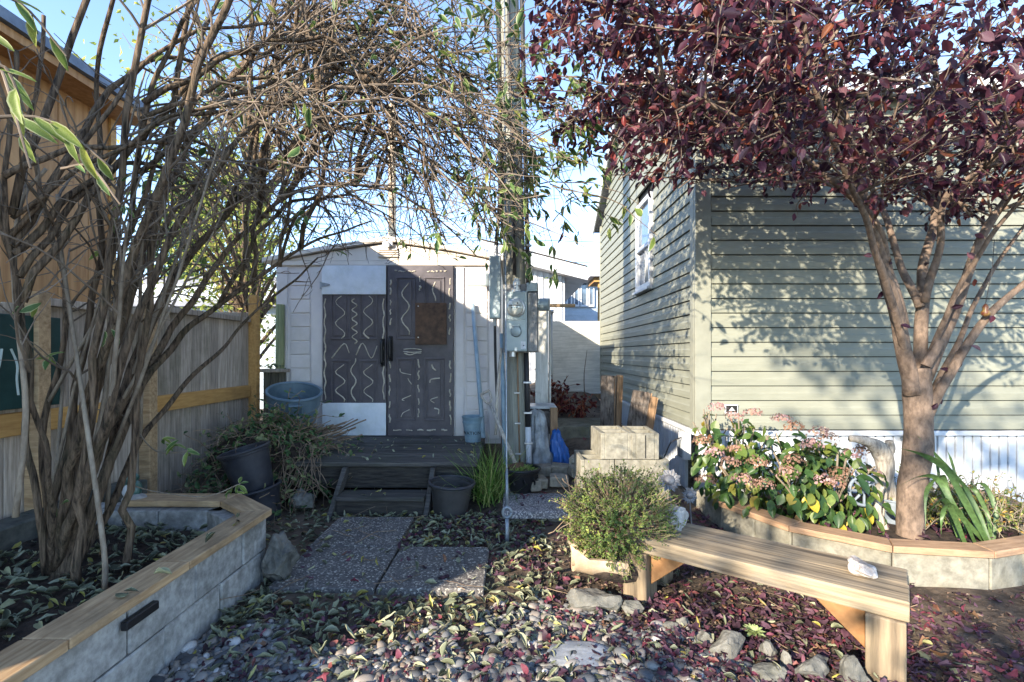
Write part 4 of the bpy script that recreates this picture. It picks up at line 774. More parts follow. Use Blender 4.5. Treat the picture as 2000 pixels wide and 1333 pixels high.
tag(mk("leaning_stick", MB().tube(spline([W(968, 850, 4.75), W(972, 760, 4.8), W(979, 680, 4.85)], 4), [0.014] * 9, 8), mt['drift'], smooth=True), "crooked grey stick leaning against the pole's conduit", "stick")

# step slab, bricks, mossy step, crate, tarp
ss = boxo("step_slab", mt['stepslab'], None, -0.075, 0.53, 3.87, 4.55, 0.045, 0.105, bevel=0.008); tag(ss, "grey pebbled concrete slab laid as a step by the guy wire", "slab")
for k in range(4): tag(boxo("brick", mt['brick'], None, -0.02 + k * 0.155, 0.12 + k * 0.155, 3.93, 4.04, -0.03, 0.045, bevel=0.008), "buff brick wedged under the front of the step slab", "brick", "bricks carrying the step slab")
br = [(0.26, 4.50, 8, "buff paver brick end on at the slab's back edge"), (0.43, 4.52, -4, "long buff paver brick lying behind the step slab"), (0.62, 4.60, 6, "buff brick lying nearest the passage soil"), (0.30, 4.82, 0, "buff brick against the ornate planter"), (0.47, 4.84, -10, "buff brick in the middle of the second brick row"), (0.66, 4.86, -16, "buff brick turned askew in the second brick row"), (0.19, 4.46, 20, "small buff brick tight against the ornate planter")]
for k, (x, y, a, lab) in enumerate(br):
    L_ = 0.10 if k in (0, 6) else 0.17
    o = boxo("paver_brick", mt['brick'], None, -L_ / 2 * 1.0, L_ / 2, -0.09, 0.09, -0.04, 0.05, bevel=0.008, M=T((x, y, max(gz(x, y), 0.10) + (0.045 if k < 2 else 0.04))) @ rot(rng.uniform(-3, 3), rng.uniform(-4, 4), a)); tag(o, lab, "brick", "loose paver bricks")
ms = mk("mossy_step", rock_mesh(1, 21, 0.03, 4, (0.52, 0.5, 0.09), T((0.95, 6.3, 0.40)), 0.4), mt['mossy'], smooth=True)
bm = bmesh.new(); bm.free()
me = ms.data
for v in me.vertices:
    for k_, (c_, h_) in enumerate(((0.90, 0.42), (6.35, 0.55), (0.39, 0.10))):
        d = (v.co[k_] - c_) / h_; v.co[k_] = c_ + h_ * max(-1, min(1, d * 1.6))
tag(ms, "moss edged concrete step in the side passage", "step")
cr_ = thing("wooden_crate", "small dark wooden crate half wrapped by the blue tarp", "crate", (0.35, 5.3, 0.3))
boxo("board", mt['plankdark'], cr_, 0.20, 0.42, 5.2, 5.23, 0.50, 0.74); boxo("board", mt['plankdark'], cr_, 0.20, 0.42, 5.5, 5.53, 0.50, 0.74); boxo("corner_post", mt['plankedge'], cr_, 0.40, 0.475, 5.14, 5.20, 0.44, 0.78); boxo("lid", mt['bag'], cr_, 0.19, 0.47, 5.18, 5.55, 0.765, 0.79)
def sheet(name, mat, c, sx_, sy_, amp, seed, label, cat, M=None):
    mb = MB(); n = 26; vs = []
    for j in range(n + 1):
        for i in range(n + 1):
            u, v_ = i / n - 0.5, j / n - 0.5; q = Vector((u * 5, v_ * 5, seed))
            p = Vector((u * sx_, 0, v_ * sy_)) + Vector((mnoise.noise(q), mnoise.noise(q + Vector((9, 3, 0))), 0.6 * mnoise.noise(q + Vector((3, 9, 5))))) * amp
            vs.append(c + (M @ p if M is not None else p))
    mb.add(vs, [(j * (n + 1) + i, j * (n + 1) + i + 1, (j + 1) * (n + 1) + i + 1, (j + 1) * (n + 1) + i) for j in range(n) for i in range(n)])
    o = mk(name, mb, mat, smooth=True); so_ = o.modifiers.new("thickness", 'SOLIDIFY'); so_.thickness = 0.004; return tag(o, label, cat)
def drape(c, h, r0, r1, nf, seed, lean):
    vs = []; NZ, NT = 22, 64
    for iz in range(NZ + 1):
        t_ = iz / NZ
        for it in range(NT):
            a_ = 2 * math.pi * it / NT; q = Vector((math.cos(a_) * 1.6, math.sin(a_) * 1.6, t_ * 2.2 + seed))
            fold = 0.20 * math.sin(nf * a_ + 3 * mnoise.noise(q)) * (0.35 + 0.65 * t_) + 0.38 * mnoise.noise(q * 1.4) + 0.14 * mnoise.noise(q * 4)
            r_ = (r0 + (r1 - r0) * t_ ** 0.8) * (1 + fold) * (0.25 if iz == 0 else 1)
            vs.append(c + Vector((r_ * math.cos(a_) + lean * t_, 0.8 * r_ * math.sin(a_), h * (1 - t_) + 0.05 * mnoise.noise(q * 2))))
    return MB().add(vs, [(i * NT + k, i * NT + (k + 1) % NT, (i + 1) * NT + (k + 1) % NT, (i + 1) * NT + k) for i in range(NZ) for k in range(NT)] + [tuple(range(NT))])
tag(mk("blue_tarp", drape(Vector((0.46, 5.10, 0.20)), 0.34, 0.04, 0.095, 7, 3, 0.03), mt['tarp'], smooth=True), "crumpled bright blue tarp slumped against the wooden crate", "tarp")
tag(mk("plastic_bag", drape(Vector((0.26, 5.06, 0.18)), 0.58, 0.06, 0.12, 6, 9, 0.03), mt['bag'], smooth=True), "grey plastic bag slumped beside the pole's white conduit", "plastic bag")

# planks and blocks along the house
def plank(x, y, w, t, h, lean, rz, m1, lab):
    o = thing("old_plank", lab, "plank", (x, y, gz(x, y)), "planks leaning on the house"); Mp = T((x, y, gz(x, y) - 0.02)) @ rot(0, lean, 0) @ rot(0, 0, rz)
    mk("face", MB().box(-w / 2, w / 2, -t / 2, t / 2 - 0.004, 0, h, Mp), m1, o, bevel=0.006); mk("sawn_edge", MB().box(w / 2 + 0.001, w / 2 + 0.012, -t / 2, t / 2, 0.0, h - 0.004, Mp), mt['plankedge'], o)
plank(1.07, 5.6, 0.15, 0.05, 0.80, 1, -8, mt['plankdark'], "dark rough barked plank standing upright by the siding")
plank(1.19, 5.62, 0.05, 0.09, 0.80, 2, 0, mt['plankedge'], "orange brown squared timber beside the rough barked plank")
plank(1.26, 5.25, 0.19, 0.04, 0.70, 10, -14, mt['plankdark'], "peeling grey plank leaning askew on the house wall")
plank(1.385, 5.2, 0.06, 0.08, 0.66, 9, -4, mt['plankedge'], "brown squared offcut leaning beside the peeling plank")
BLK = 0.194
def cblock(x, y, z, rz, lab, mat=None, L=0.39, Wd=BLK, H=BLK):
    t = MB(); e = 0.032; hx, hy = Wd / 2, L / 2
    t.box(-hx, -hx + e, -hy, hy, 0, H); t.box(hx - e, hx, -hy, hy, 0, H)
    for yy in (-hy, -e / 2, hy - e): t.box(-hx + e, hx - e, yy, yy + e, 0.0, H - 0.001)
    o = mk("concrete_block", t, mat or mt['blockwarm'], bevel=0.004, M=T((x, y, z)) @ rot(0, 0, rz)); return tag(o, lab, "block", "blocks stacked by the house")
zb = 0.165
for k in range(2):
    n0 = ("lower", "upper")[k]
    cblock(0.635, 3.86, zb + k * (BLK + 0.002), 0, ("concrete block at the stack's foot facing the slab", "hollow concrete block with open cells facing the slab, second course")[k], Wd=0.25)
    cblock(0.965, 3.76, zb + k * (BLK + 0.002), 90, ("concrete block at the stack's foot laid lengthwise", "concrete block laid lengthwise under the two top blocks")[k], L=0.40)
cblock(0.77, 3.86, zb + 2 * (BLK + 0.003), 2, "wide hollow concrete block on top of the stack", Wd=0.235)
cblock(0.995, 3.85, zb + 2 * (BLK + 0.003), -2, "grooved mossy concrete block on top of the stack", Wd=0.2)
gb = bpy.data.objects["concrete_block.005"] if "concrete_block.005" in bpy.data.objects else None
if gb: mk("groove_shade", MB().box(-0.004, 0.004, -0.1965, -0.19, 0.01, 0.18), mt['dark'], gb, M=gb.matrix_basis.copy())  # near-black strip on the face, painting the shade inside the block's channel

# ------------------------------------------------------------------ planter on the house side
rp_ = thing("curved_block_planter", "curved concrete block planter with reddish wooden cap round the plum tree", "planter", (2.6, 3.4, 0))
outer = [(1.50, 4.25), (1.55, 3.72), (1.78, 3.18), (2.19, 2.84), (2.70, 2.76), (3.25, 2.92), (3.66, 3.32), (3.86, 3.85), (3.78, 4.28)]
ctr = Vector((2.7, 3.75)); inner = [(ctr + (Vector(p) - ctr) * 0.86)[:] for p in outer]; bo = [(ctr + (Vector(p) - ctr) * 0.972)[:] for p in outer]; bi = [(ctr + (Vector(p) - ctr) * 0.82)[:] for p in outer]
for k in range(len(outer) - 1):
    n = 1 if (Vector(outer[k]) - Vector(outer[k + 1])).length < 0.56 else 2
    for q in range(n):
        t0_, t1_ = q / n + 0.006, (q + 1) / n - 0.006
        f = lambda A, B, t: (A[0] + (B[0] - A[0]) * t, A[1] + (B[1] - A[1]) * t)
        a, b, c_, d = f(bo[k], bo[k + 1], t0_), f(bo[k], bo[k + 1], t1_), f(bi[k], bi[k + 1], t1_), f(bi[k], bi[k + 1], t0_)
        mk("block", MB().prism([a, b, c_, d], -0.03, 0.192), mt['blockwarm'], rp_, bevel=0.008)
    if k >= 1: 
        s_ = 0.004; A, B, C_, D = outer[k], outer[k + 1], inner[k + 1], inner[k]
        f = lambda A, B, t: (A[0] + (B[0] - A[0]) * t, A[1] + (B[1] - A[1]) * t)
        capboard(rp_, mt['cedarred'], f(A, B, s_), f(A, B, 1 - s_), f(D, C_, 1 - s_), f(D, C_, s_), 0.195, 0.04)
mb = MB(); vs = [(ctr.x, ctr.y, 0.20)] + [(p[0], p[1], 0.165) for p in bi] ; mb.add(vs, [(0, i + 1, i + 2) for i in range(len(bi) - 1)] + [(0, len(bi), 1)]); mk("bed_soil", mb, mt['bedsoil'], rp_)

# ------------------------------------------------------------------ bench with rocks
BA = Vector((0.60, 2.738, 0)); BB = Vector((1.58, 1.962, 0)); bd_ = (BB - BA); BL = bd_.length; bang = math.atan2(bd_.y, bd_.x)
Mb = T(BA) @ Matrix.Rotation(bang, 4, 'Z')     # x along the bench, y to its back
bench = thing("timber_bench", "chunky weathered timber plank bench on square posts", "bench", BA)
BZ = 0.352
def bpart(name, m, x0, x1, y0, y1, z0, z1, bev=0.006):
    c_ = Vector(((x0 + x1) / 2, (y0 + y1) / 2, (z0 + z1) / 2)); h = Vector(((x1 - x0) / 2, (y1 - y0) / 2, (z1 - z0) / 2))
    return mk(name, MB().box(-h.x, h.x, -h.y, h.y, -h.z, h.z), m, bench, bevel=bev, M=Mb @ T(c_), seg=2)
bpart("seat_plank", mt['benchwood'], 0, BL, 0.0, 0.198, BZ - 0.082, BZ); bpart("seat_plank", mt['benchwood'], 0.01, BL - 0.005, 0.202, 0.398, BZ - 0.08, BZ - 0.003)
for x in (0.02, BL - 0.145):
    bpart("leg", mt['benchleg'], x, x + 0.135, -0.012, 0.145, -0.03, BZ - 0.083, 0.008); bpart("leg", mt['benchleg'], x, x + 0.135, 0.26, 0.39, -0.03, BZ - 0.083, 0.008)
for s, x in ((1, 0.157), (-1, BL - 0.147)):
    pl = [(x, BZ - 0.084), (x + s * 0.20, BZ - 0.084), (x, BZ - 0.26)]
    mk("brace", MB().prism(pl, 0.05, 0.09, Mxz), mt['brace'], bench, M=Mb, bevel=0.003)
def rock(name, lab, c, size, seed, flat, mat, amp=0.3, facet=0.8, r=(0, 0, 0), cat="rock", group=None, sub=4):
    o = mk(name, rock_mesh(size, seed, amp, sub, flat, rot(*r), facet), mat, smooth=facet < 0.3, M=T(c)); return tag(o, lab, cat, group)
rock("quartz_rock", "pale pinkish quartz rock lying on the bare end of the bench", (Mb @ Vector((BL - 0.17, 0.20, BZ + 0.03))), 0.075, 5, (1.05, 0.8, 0.55), mt['quartz'], 0.35, 0.9, (12, 20, 30))
rock("white_rock", "white rounded rock on the bench against the heather", (Mb @ Vector((0.20, 0.27, BZ + 0.055))), 0.10, 9, (1.05, 0.85, 0.72), mt['rock'], 0.25, 0.7, (0, 0, 20))
rock("layered_rock", "tall layered grey and white rock against the block planter", (-1.365, 2.90, 0.11), 0.145, 13, (0.66, 0.75, 1.0), mt['greyrock'], 0.42, 0.6)
rock("small_grey_rock", "small grey stone at the deck's corner below the vines", (-1.80, 4.25, 0.08), 0.13, 17, (0.95, 0.8, 0.75), mt['greyrock'], 0.25, 0.6)
# heather in a hollow log
lg = thing("hollow_log_planter", "pale hollow log trough holding the heather bush", "planter", (0.45, 2.75, 0.15))
cpts = spline([(0.352, 2.66, 0.345), (0.358, 2.65, 0.25), (0.40, 2.64, 0.175), (0.52, 2.62, 0.165), (0.66, 2.62, 0.17)], 6)
vs = []; NA, NX = 13, 15
for side_ in (0, 1):
    for ix in range(NX):
        t_ = ix / (NX - 1); x_ = 0.335 + 0.275 * t_; up = 40 * max(0, 1 - t_ * 3.5)
        for ia in range(NA):
            a_ = R(178 - up + (190 + 1.3 * up) * ia / (NA - 1)); nz = mnoise.noise(Vector((x_ * 9, math.cos(a_) * 1.5, math.sin(a_) * 1.5)))
            rr_ = (0.115 + 0.018 * nz) * (1 - 0.10 * (1 - t_)) - 0.028 * side_; vs.append((x_ - 0.03 * max(0, math.sin(a_)) * (1 - t_) + 0.02 * nz, 2.735 + 0.95 * rr_ * math.cos(a_), 0.225 + rr_ * math.sin(a_) + 0.02 * (1 - t_)))
q_ = NA * NX; fcs = []
for ix in range(NX - 1):
    for ia in range(NA - 1):
        k_ = ix * NA + ia; fcs += [(k_, k_ + 1, k_ + NA + 1, k_ + NA), (q_ + k_, q_ + k_ + NA, q_ + k_ + NA + 1, q_ + k_ + 1)]
    for ia in (0, NA - 1): k_ = ix * NA + ia; fcs.append((k_, k_ + NA, q_ + k_ + NA, q_ + k_))
for ia in range(NA - 1):
    for ix in (0, NX - 1): k_ = ix * NA + ia; fcs.append((k_, k_ + 1, q_ + k_ + 1, q_ + k_))
mk("log_body", MB().add(vs, fcs), mt['log'], lg, smooth="auto")
mk("back_log", MB().tube(spline([(0.42, 2.84, 0.22), (0.55, 2.90, 0.17), (0.85, 2.92, 0.18)], 6), 0.07, 12), mt['log'], lg, smooth=True)
mk("soil", rock_mesh(0.2, 3, 0.15, 3, (1.1, 0.7, 0.35), T((0.6, 2.78, 0.15))), mt['bedsoil'], lg, smooth=True)
rock("grey_support_rock", "angular grey rock under the hollow log planter", (0.43, 2.59, 0.04), 0.105, 31, (1.3, 0.8, 0.75), mt['greyrock'], 0.25, 0.8)
bs_ = [(1235, 1180, 2.55, 0.07, "grey stone beside the bench's log end post", (1, 0.8, 0.6)), (1425, 1262, 2.20, 0.085, "blocky greenish grey stone edging the soil below the succulent", (1.35, 0.8, 0.9)), (1375, 1245, 2.28, 0.06, "pale grey edging stone leaning on the blocky stone", (1, 0.7, 0.8)),
       (1500, 1262, 2.18, 0.06, "smooth rounded brown grey stone in the edging row", (0.8, 0.7, 1)), (1535, 1275, 2.12, 0.055, "thin upright split edging stone", (0.55, 0.9, 1.1)), (1590, 1310, 2.05, 0.085, "long smooth edging stone pointing toward the bench leg", (1.35, 0.75, 0.7)), (1670, 1322, 2.0, 0.08, "upright pointed edging stone next to the bench leg", (0.7, 0.8, 1.2)), (1500, 1315, 2.03, 0.07, "dark flat edging stone among pale pebbles", (1.3, 0.8, 0.55)), (1335, 1215, 2.42, 0.055, "weathered stump like stone below the bench", (0.8, 0.7, 1.0)), (1310, 1225, 2.40, 0.045, "small blue grey stone among wet plum leaves", (1.1, 0.7, 0.7))]
for k, (px, py, Y_, s_, lab, fl) in enumerate(bs_):
    p = W(px, py, Y_); p.z = gz(p.x, p.y) + s_ * 0.42
    rock("edging_stone", lab, p, s_ * 0.88, 40 + k, fl, mt['greyrock'], 0.22, 0.8, (0, rng.uniform(-12, 12), rng.uniform(-30, 30)), "stone", "stones edging the gravel")
fs_ = rock("flat_stone", "flat blue grey flagstone set among the pebbles", (0.265, 2.18, 0.012), 0.17, 61, (1.0, 0.62, 0.16), mt['slate'], 0.22, 0.5)
# ------------------------------------------------------------------ growing things
def grow(p, d, L, n, wander=0.12, droop=0.0):
    pts = [p.copy()]; d = d.normalized(); st = L / n
    for i in range(n):
        d = (d + rv(wander) + Vector((0, 0, -droop))).normalized(); p = p + d * st; pts.append(p.copy())
    return pts
def along(pts, t):
    k = t * (len(pts) - 1); i = min(int(k), len(pts) - 2); f = k - i
    return pts[i].lerp(pts[i + 1], f), (pts[i + 1] - pts[i]).normalized()

# ---- the tall twiggy shrub
shrub = thing("arching_shrub", "tall multi stemmed shrub with furrowed bark and arching bare twigs", "shrub", (-2.1, 2.4, 0.2))
stems = [
 ([(100, 1130, 2.4), (112, 950, 2.4), (150, 760, 2.45), (185, 560, 2.5), (200, 350, 2.5), (190, 150, 2.5), (230, -60, 2.4)], 0.0216, 0.0090),
 ([(120, 1140, 2.4), (170, 930, 2.42), (260, 720, 2.6), (330, 560, 2.8), (420, 440, 3.0), (520, 330, 3.1), (640, 250, 3.2), (760, 270, 3.3), (900, 350, 3.4), (975, 420, 3.4)], 0.0363, 0.0053),
 ([(130, 1140, 2.4), (210, 900, 2.5), (310, 700, 2.8), (420, 600, 3.0), (520, 530, 3.2), (620, 470, 3.3), (730, 430, 3.4)], 0.0297, 0.0053),
 ([(150, 1110, 2.45), (262, 880, 2.7), (350, 770, 2.9), (420, 690, 3.1), (480, 630, 3.3), (560, 560, 3.5), (620, 505, 3.6)], 0.0198, 0.0059),
 ([(90, 1120, 2.4), (62, 900, 2.35), (50, 700, 2.3), (20, 500, 2.3), (-30, 300, 2.2)], 0.0171, 0.0090),
 ([(100, 1120, 2.42), (85, 850, 2.45), (125, 650, 2.5), (100, 450, 2.6), (60, 250, 2.6), (85, 30, 2.6)], 0.0162, 0.0090),
 ([(115, 1130, 2.4), (160, 850, 2.45), (245, 600, 2.6), (300, 420, 2.8), (380, 260, 3.0), (480, 120, 3.0), (600, 50, 3.0), (750, 70, 3.1), (900, 140, 3.2), (970, 200, 3.2)], 0.0330, 0.0053),
 ([(110, 1120, 2.4), (140, 900, 2.4), (215, 650, 2.4), (250, 450, 2.4), (275, 250, 2.4), (340, 60, 2.4), (430, -80, 2.3)], 0.0180, 0.0090),
 ([(130, 1130, 2.4), (230, 840, 2.6), (340, 640, 2.9), (450, 480, 3.1), (560, 390, 3.2), (700, 360, 3.3), (830, 410, 3.4), (930, 500, 3.5)], 0.0277, 0.0040),
 ([(95, 1110, 2.35), (95, 900, 2.2), (40, 620, 2.1), (10, 350, 2.0), (40, 100, 2.0)], 0.0135, 0.0079),
 ([(105, 1120, 2.38), (190, 880, 2.3), (290, 560, 2.3), (420, 330, 2.4), (560, 200, 2.6), (720, 170, 2.8), (880, 230, 3.0), (990, 300, 3.1)], 0.0238, 0.0040),
 ([(120, 1100, 2.5), (190, 760, 2.7), (300, 480, 3.0), (430, 300, 3.3), (600, 180, 3.5), (790, 190, 3.7), (930, 290, 3.8)], 0.0224, 0.0040),
]
mains = []
for (pp, r0, r1) in stems:
    pts = spline([W(*q) for q in pp], 7)
    pts = [p + Vector((mnoise.noise(p * 4 + Vector((r0 * 900, 0, 0))), mnoise.noise(p * 4 + Vector((0, r0 * 900, 7))), mnoise.noise(p * 4 + Vector((3, 3, r0 * 500))))) * 0.03 for p in pts]
    rad = [max(r1, r * (1 + 0.12 * mnoise.noise(p * 7))) for r, p in zip(lerp_r(r0, r1, len(pts), 0.75), pts)]
    mk("stem", MB().tube(pts, rad, 10), mt['shrubbark'], shrub, smooth=True); mains.append((pts, rad))
for k in range(3):                          # more stems of the clump, thinner
    b = Vector((-2.2 + rng.uniform(-0.22, 0.28), 2.45 + rng.uniform(-0.25, 0.35), 0.2)); az = rng.uniform(-0.5, 1.3); out = rng.uniform(0.5, 2.9)
    top = rng.uniform(2.7, 4.0); e = b + Vector((math.cos(az) * out, math.sin(az) * out * 0.6, 0))
    pts = spline([b, b + Vector((0.1 * out * math.cos(az), 0.1 * out * math.sin(az), 0.9)), b.lerp(e, 0.4) + Vector((0, 0, top * 0.72)), b.lerp(e, 0.75) + Vector((0, 0, top)), e + Vector((0, 0, top - 0.15 - 0.25 * rng.random()))], 7)
    pts = [p + rv(0.012) for p in pts]; r0 = rng.uniform(0.012, 0.03); rad = lerp_r(r0, 0.005, len(pts))
    mk("stem", MB().tube(pts, rad, 8), mt['shrubbark'], shrub, smooth=True); mains.append((pts, rad))
for k in range(58):                          # arching boughs that make the tangle
    pts0, _ = rng.choice(mains[1:3] + mains[6:12]); a, d = along(pts0, rng.uniform(0.46, 0.78)); e = W(rng.uniform(480, 985), rng.uniform(60, 510), rng.uniform(2.6, 3.9)); e.z = max(e.z, 2.1)
    top_ = max(a.z, e.z) + rng.uniform(0.1, 0.55)
    pts = spline([a, a.lerp(e, 0.3) + Vector((0, 0, (top_ - a.lerp(e, 0.3).z) * 0.8)), Vector((a.lerp(e, 0.65).x, a.lerp(e, 0.65).y, top_)), e], 8); pts = [p + Vector((mnoise.noise(p * 5), mnoise.noise(p * 5 + Vector((4, 0, 0))), mnoise.noise(p * 5 + Vector((0, 4, 0))))) * 0.04 for p in pts]
    rad = lerp_r(rng.uniform(0.009, 0.017), 0.0035, len(pts)); mk("bough", MB().tube(pts, rad, 7), mt['shrubbark'], shrub, smooth=True); mains.append((pts, rad))
for k in range(13):                          # straight pale young shoots
    b = along(rng.choice(mains[:11])[0], rng.uniform(0.05, 0.3))[0]; pts = grow(b, Vector((rng.gauss(0.12, 0.22), rng.gauss(0, 0.15), 1)), rng.uniform(0.8, 1.9), 9, 0.035)
    rad = lerp_r(rng.uniform(0.008, 0.015), 0.004, len(pts)); mk("young_shoot", MB().tube(pts, rad, 7), mt['shoot'], shrub, smooth=True); mains.append((pts, rad))
b0 = W(60, 1330, 1.9)
for pp in ([(205, 1150, 2.2), (200, 1050, 2.2), (150, 700, 2.3), (118, 480, 2.3), (112, 380, 2.3)], [(30, 1010, 2.1), (50, 800, 2.1), (28, 560, 2.1), (40, 400, 2.1), (90, 330, 2.1)]):
    pts = spline([W(*q) for q in pp], 6); pts = [p for p in pts if p.z > 0.24]; rad = lerp_r(0.012, 0.007, len(pts)); mk("young_shoot", MB().tube(pts, rad, 9), mt['shoot'], shrub, smooth=True); mains.append((pts, rad))
def okp(p):                                   # keep the view of the shed free, as the shrub was cut
    lo = 1.15 if p.x < -2.0 else (1.15 + (p.x + 2.0) * 1.25 if p.x < -1.3 else 2.02)
    return p.z > lo and p.x < 0.55 and p.y > 1.1
tw = MB(); leafM, leafR = [], []; tips = []
def leafcluster(p, d, n, size):
    for _ in range(n):
        dd = (d + rv(0.7) + Vector((0, 0, -0.35))).normalized(); M = basis(p + rv(0.015), dd, (Vector((0, 0, 1)) + rv(0.6)), size * rng.uniform(0.65, 1.25)); leafM.append(M); leafR.append(min(1, max(0, rng.gauss(0.45, 0.28))))
for (pts, rad) in mains:
    Ltot = sum((pts[i + 1] - pts[i]).length for i in range(len(pts) - 1))
    for k in range(int(Ltot * (1.8 if pts[-1].x < -1.7 else 4.3))):
        t = rng.uniform(0.32, 1.0); p, d = along(pts, t)
        if p.z < 1.2 or not okp(p): continue
        side = (d.orthogonal() @ Matrix.Rotation(rng.uniform(0, 6.28), 3, d)) if False else Matrix.Rotation(rng.uniform(0, 6.28), 3, d) @ d.orthogonal().normalized()
        L = rng.uniform(0.3, 1.0); b = grow(p, d * 0.7 + side * rng.uniform(0.5, 1.0) + Vector((0.25, 0.05, 0.12)), L, 8, 0.13, 0.045)
        ok = [q for q in b if okp(q)]
        if len(ok) < 4: continue
        b = b[:max(3, len(ok))] if all(okp(q) for q in b[:max(3, len(ok))]) else ok[:3]
        tw.tube(b, lerp_r(rng.uniform(0.004, 0.0075), 0.0022, len(b)), 5, False)
        for q in range(int(L * 9)):
            tt = rng.uniform(0.15, 1); p2, d2 = along(b, tt); s2 = Matrix.Rotation(rng.uniform(0, 6.28), 3, d2) @ d2.orthogonal().normalized()
            l2 = rng.uniform(0.08, 0.34); b2 = grow(p2, d2 * 0.6 + s2 * 0.9, l2, 4, 0.16, 0.05)
            if not okp(b2[-1]): continue
            tw.tube(b2, lerp_r(0.0028, 0.0013, 5), 4, False)
            pr = 0.05 + 0.33 * sm(-0.8, 0.0, p2.x) + 0.15 * sm(2.7, 3.4, p2.z)
            if rng.random() < pr: leafcluster(b2[-1], (b2[-1] - b2[-2]).normalized(), rng.choice((1, 2, 2, 3)), 0.075)
            tips.append(b2[-1])
o = mk("twigs", tw, mt['twig'], shrub); o["kind"] = "stuff"
# leafy vine ends round the pole
vine = MB()
for k in range(60):
    s = Vector((rng.uniform(-0.35, 0.5), rng.uniform(3.2, 4.4), rng.uniform(2.35, 3.9))); b = grow(s, Vector((rng.gauss(0.5, 0.6), rng.gauss(0, 0.4), rng.gauss(-0.1, 0.5))), rng.uniform(0.3, 0.9), 8, 0.16, 0.06)
    vine.tube(b, lerp_r(0.005, 0.0018, len(b)), 5, False)
    for q in range(rng.randint(4, 9)):
        p2, d2 = along(b, rng.uniform(0.3, 1)); leafcluster(p2, d2, rng.choice((1, 2)), 0.095)
o = mk("leafy_shoots", vine, mt['twig'], shrub); o["kind"] = "stuff"
# close variegated sprigs of the same shrub
for (a, b, n) in ((W(-60, 20, 1.05), W(60, 330, 0.95), 5), (W(-40, 230, 1.0), W(220, 330, 1.1), 6), (W(-60, -10, 1.0), W(130, 110, 1.1), 4), (W(120, 330, 1.3), W(235, 400, 1.25), 2), (W(-30, 150, 0.9), W(50, 220, 0.92), 3)):
    pts = spline([a, a.lerp(b, 0.5) + Vector((0, 0, 0.05)), b], 5); mk("near_sprig", MB().tube(pts, lerp_r(0.004, 0.002, len(pts)), 6), mt['twig'], shrub)
    for q in range(n):
        p2, d2 = along(pts, 0.25 + 0.75 * q / n); dd = (d2 + rv(0.35) + Vector((0, 0, -0.6))); leafM.append(basis(p2, dd, Vector((rng.gauss(0, 0.4), -1, 0.7)), rng.uniform(0.05, 0.08), 0.8)); leafR.append(rng.uniform(0.4, 0.85))
for (px, py, Y_) in ((350, 870, 2.7), (370, 880, 2.7), (120, 990, 2.3), (100, 700, 2.3), (450, 955, 3.1), (470, 945, 3.1), (245, 410, 2.2), (330, 862, 2.7)):
    for q in range(4): leafM.append(basis(W(px, py, Y_) + rv(0.015), Vector((rng.gauss(0, 0.8), rng.gauss(0, 0.4), rng.gauss(-0.3, 0.5))), Vector((0, -0.6, 0.8)), rng.uniform(0.05, 0.085))); leafR.append(rng.uniform(0.35, 0.8))
for pp in ([(190, 800, 2.4), (245, 815, 2.6), (290, 870, 2.7), (320, 885, 2.7), (375, 880, 2.7)], [(250, 945, 2.9), (300, 960, 3.0), (400, 970, 3.05), (470, 945, 3.1)], [(130, 600, 2.4), (210, 525, 2.4), (290, 580, 2.5), (320, 572, 2.5)]):
    pts = spline([W(*q) for q in pp], 6); mk("trailing_runner", MB().tube(pts, 0.0035, 6), mt['shoot'], shrub, smooth=True)

scatter("leaf", "leaves", leafM, leafR, NARROW, lm['varieg'], shrub, smooth=True)

# ---- the purple plum tree
plum = thing("purple_plum_tree", "purple leaved plum tree with forked tan trunk in the curved planter", "tree", (2.55, 3.17, 0.18))
TY = 3.17
limbs = [
 ([(1777, 1060, 3.17), (1782, 960, 3.17), (1795, 850, 3.17), (1795, 780, 3.17), (1790, 720, 3.17)], 0.076, 0.080),
 ([(1785, 770, 3.15), (1760, 660, 3.12), (1725, 520, 3.08), (1690, 400, 3.0), (1640, 210, 2.9), (1590, 30, 2.7)], 0.0516, 0.0146),
 ([(1765, 640, 3.12), (1740, 540, 3.1), (1705, 430, 3.0), (1600, 330, 2.85), (1500, 265, 2.7), (1390, 205, 2.6), (1280, 160, 2.5)], 0.0301, 0.0086),
 ([(1800, 760, 3.2), (1798, 640, 3.25), (1805, 520, 3.35), (1830, 400, 3.45), (1835, 230, 3.5), (1815, 40, 3.5)], 0.0447, 0.0146),
 ([(1795, 600, 3.22), (1755, 500, 3.4), (1700, 360, 3.6), (1620, 240, 3.7), (1520, 160, 3.7), (1400, 120, 3.6)], 0.0258, 0.0069),
 ([(1812, 740, 3.17), (1865, 600, 3.2), (1925, 450, 3.2), (2010, 330, 3.2), (2110, 220, 3.2)], 0.0396, 0.0129),
 ([(1805, 590, 3.2), (1832, 480, 3.1), (1850, 380, 3.0), (1920, 330, 2.9), (2000, 260, 2.7)], 0.0249, 0.0086),
 ([(1810, 820, 3.15), (1855, 735, 3.1), (1925, 620, 3.05), (2010, 550, 3.0), (2130, 470, 2.9)], 0.0335, 0.0129),
 ([(1825, 770, 3.2), (1880, 650, 3.3), (1945, 520, 3.45), (2030, 400, 3.5)], 0.0215, 0.0086),
 ([(1815, 700, 3.2), (1880, 550, 3.0), (1960, 430, 2.8), (2060, 320, 2.6)], 0.0189, 0.0069),
 ([(1770, 690, 3.12), (1730, 560, 2.95), (1680, 400, 2.7), (1600, 200, 2.4), (1560, 0, 2.2)], 0.0249, 0.0086),
]
pm = []
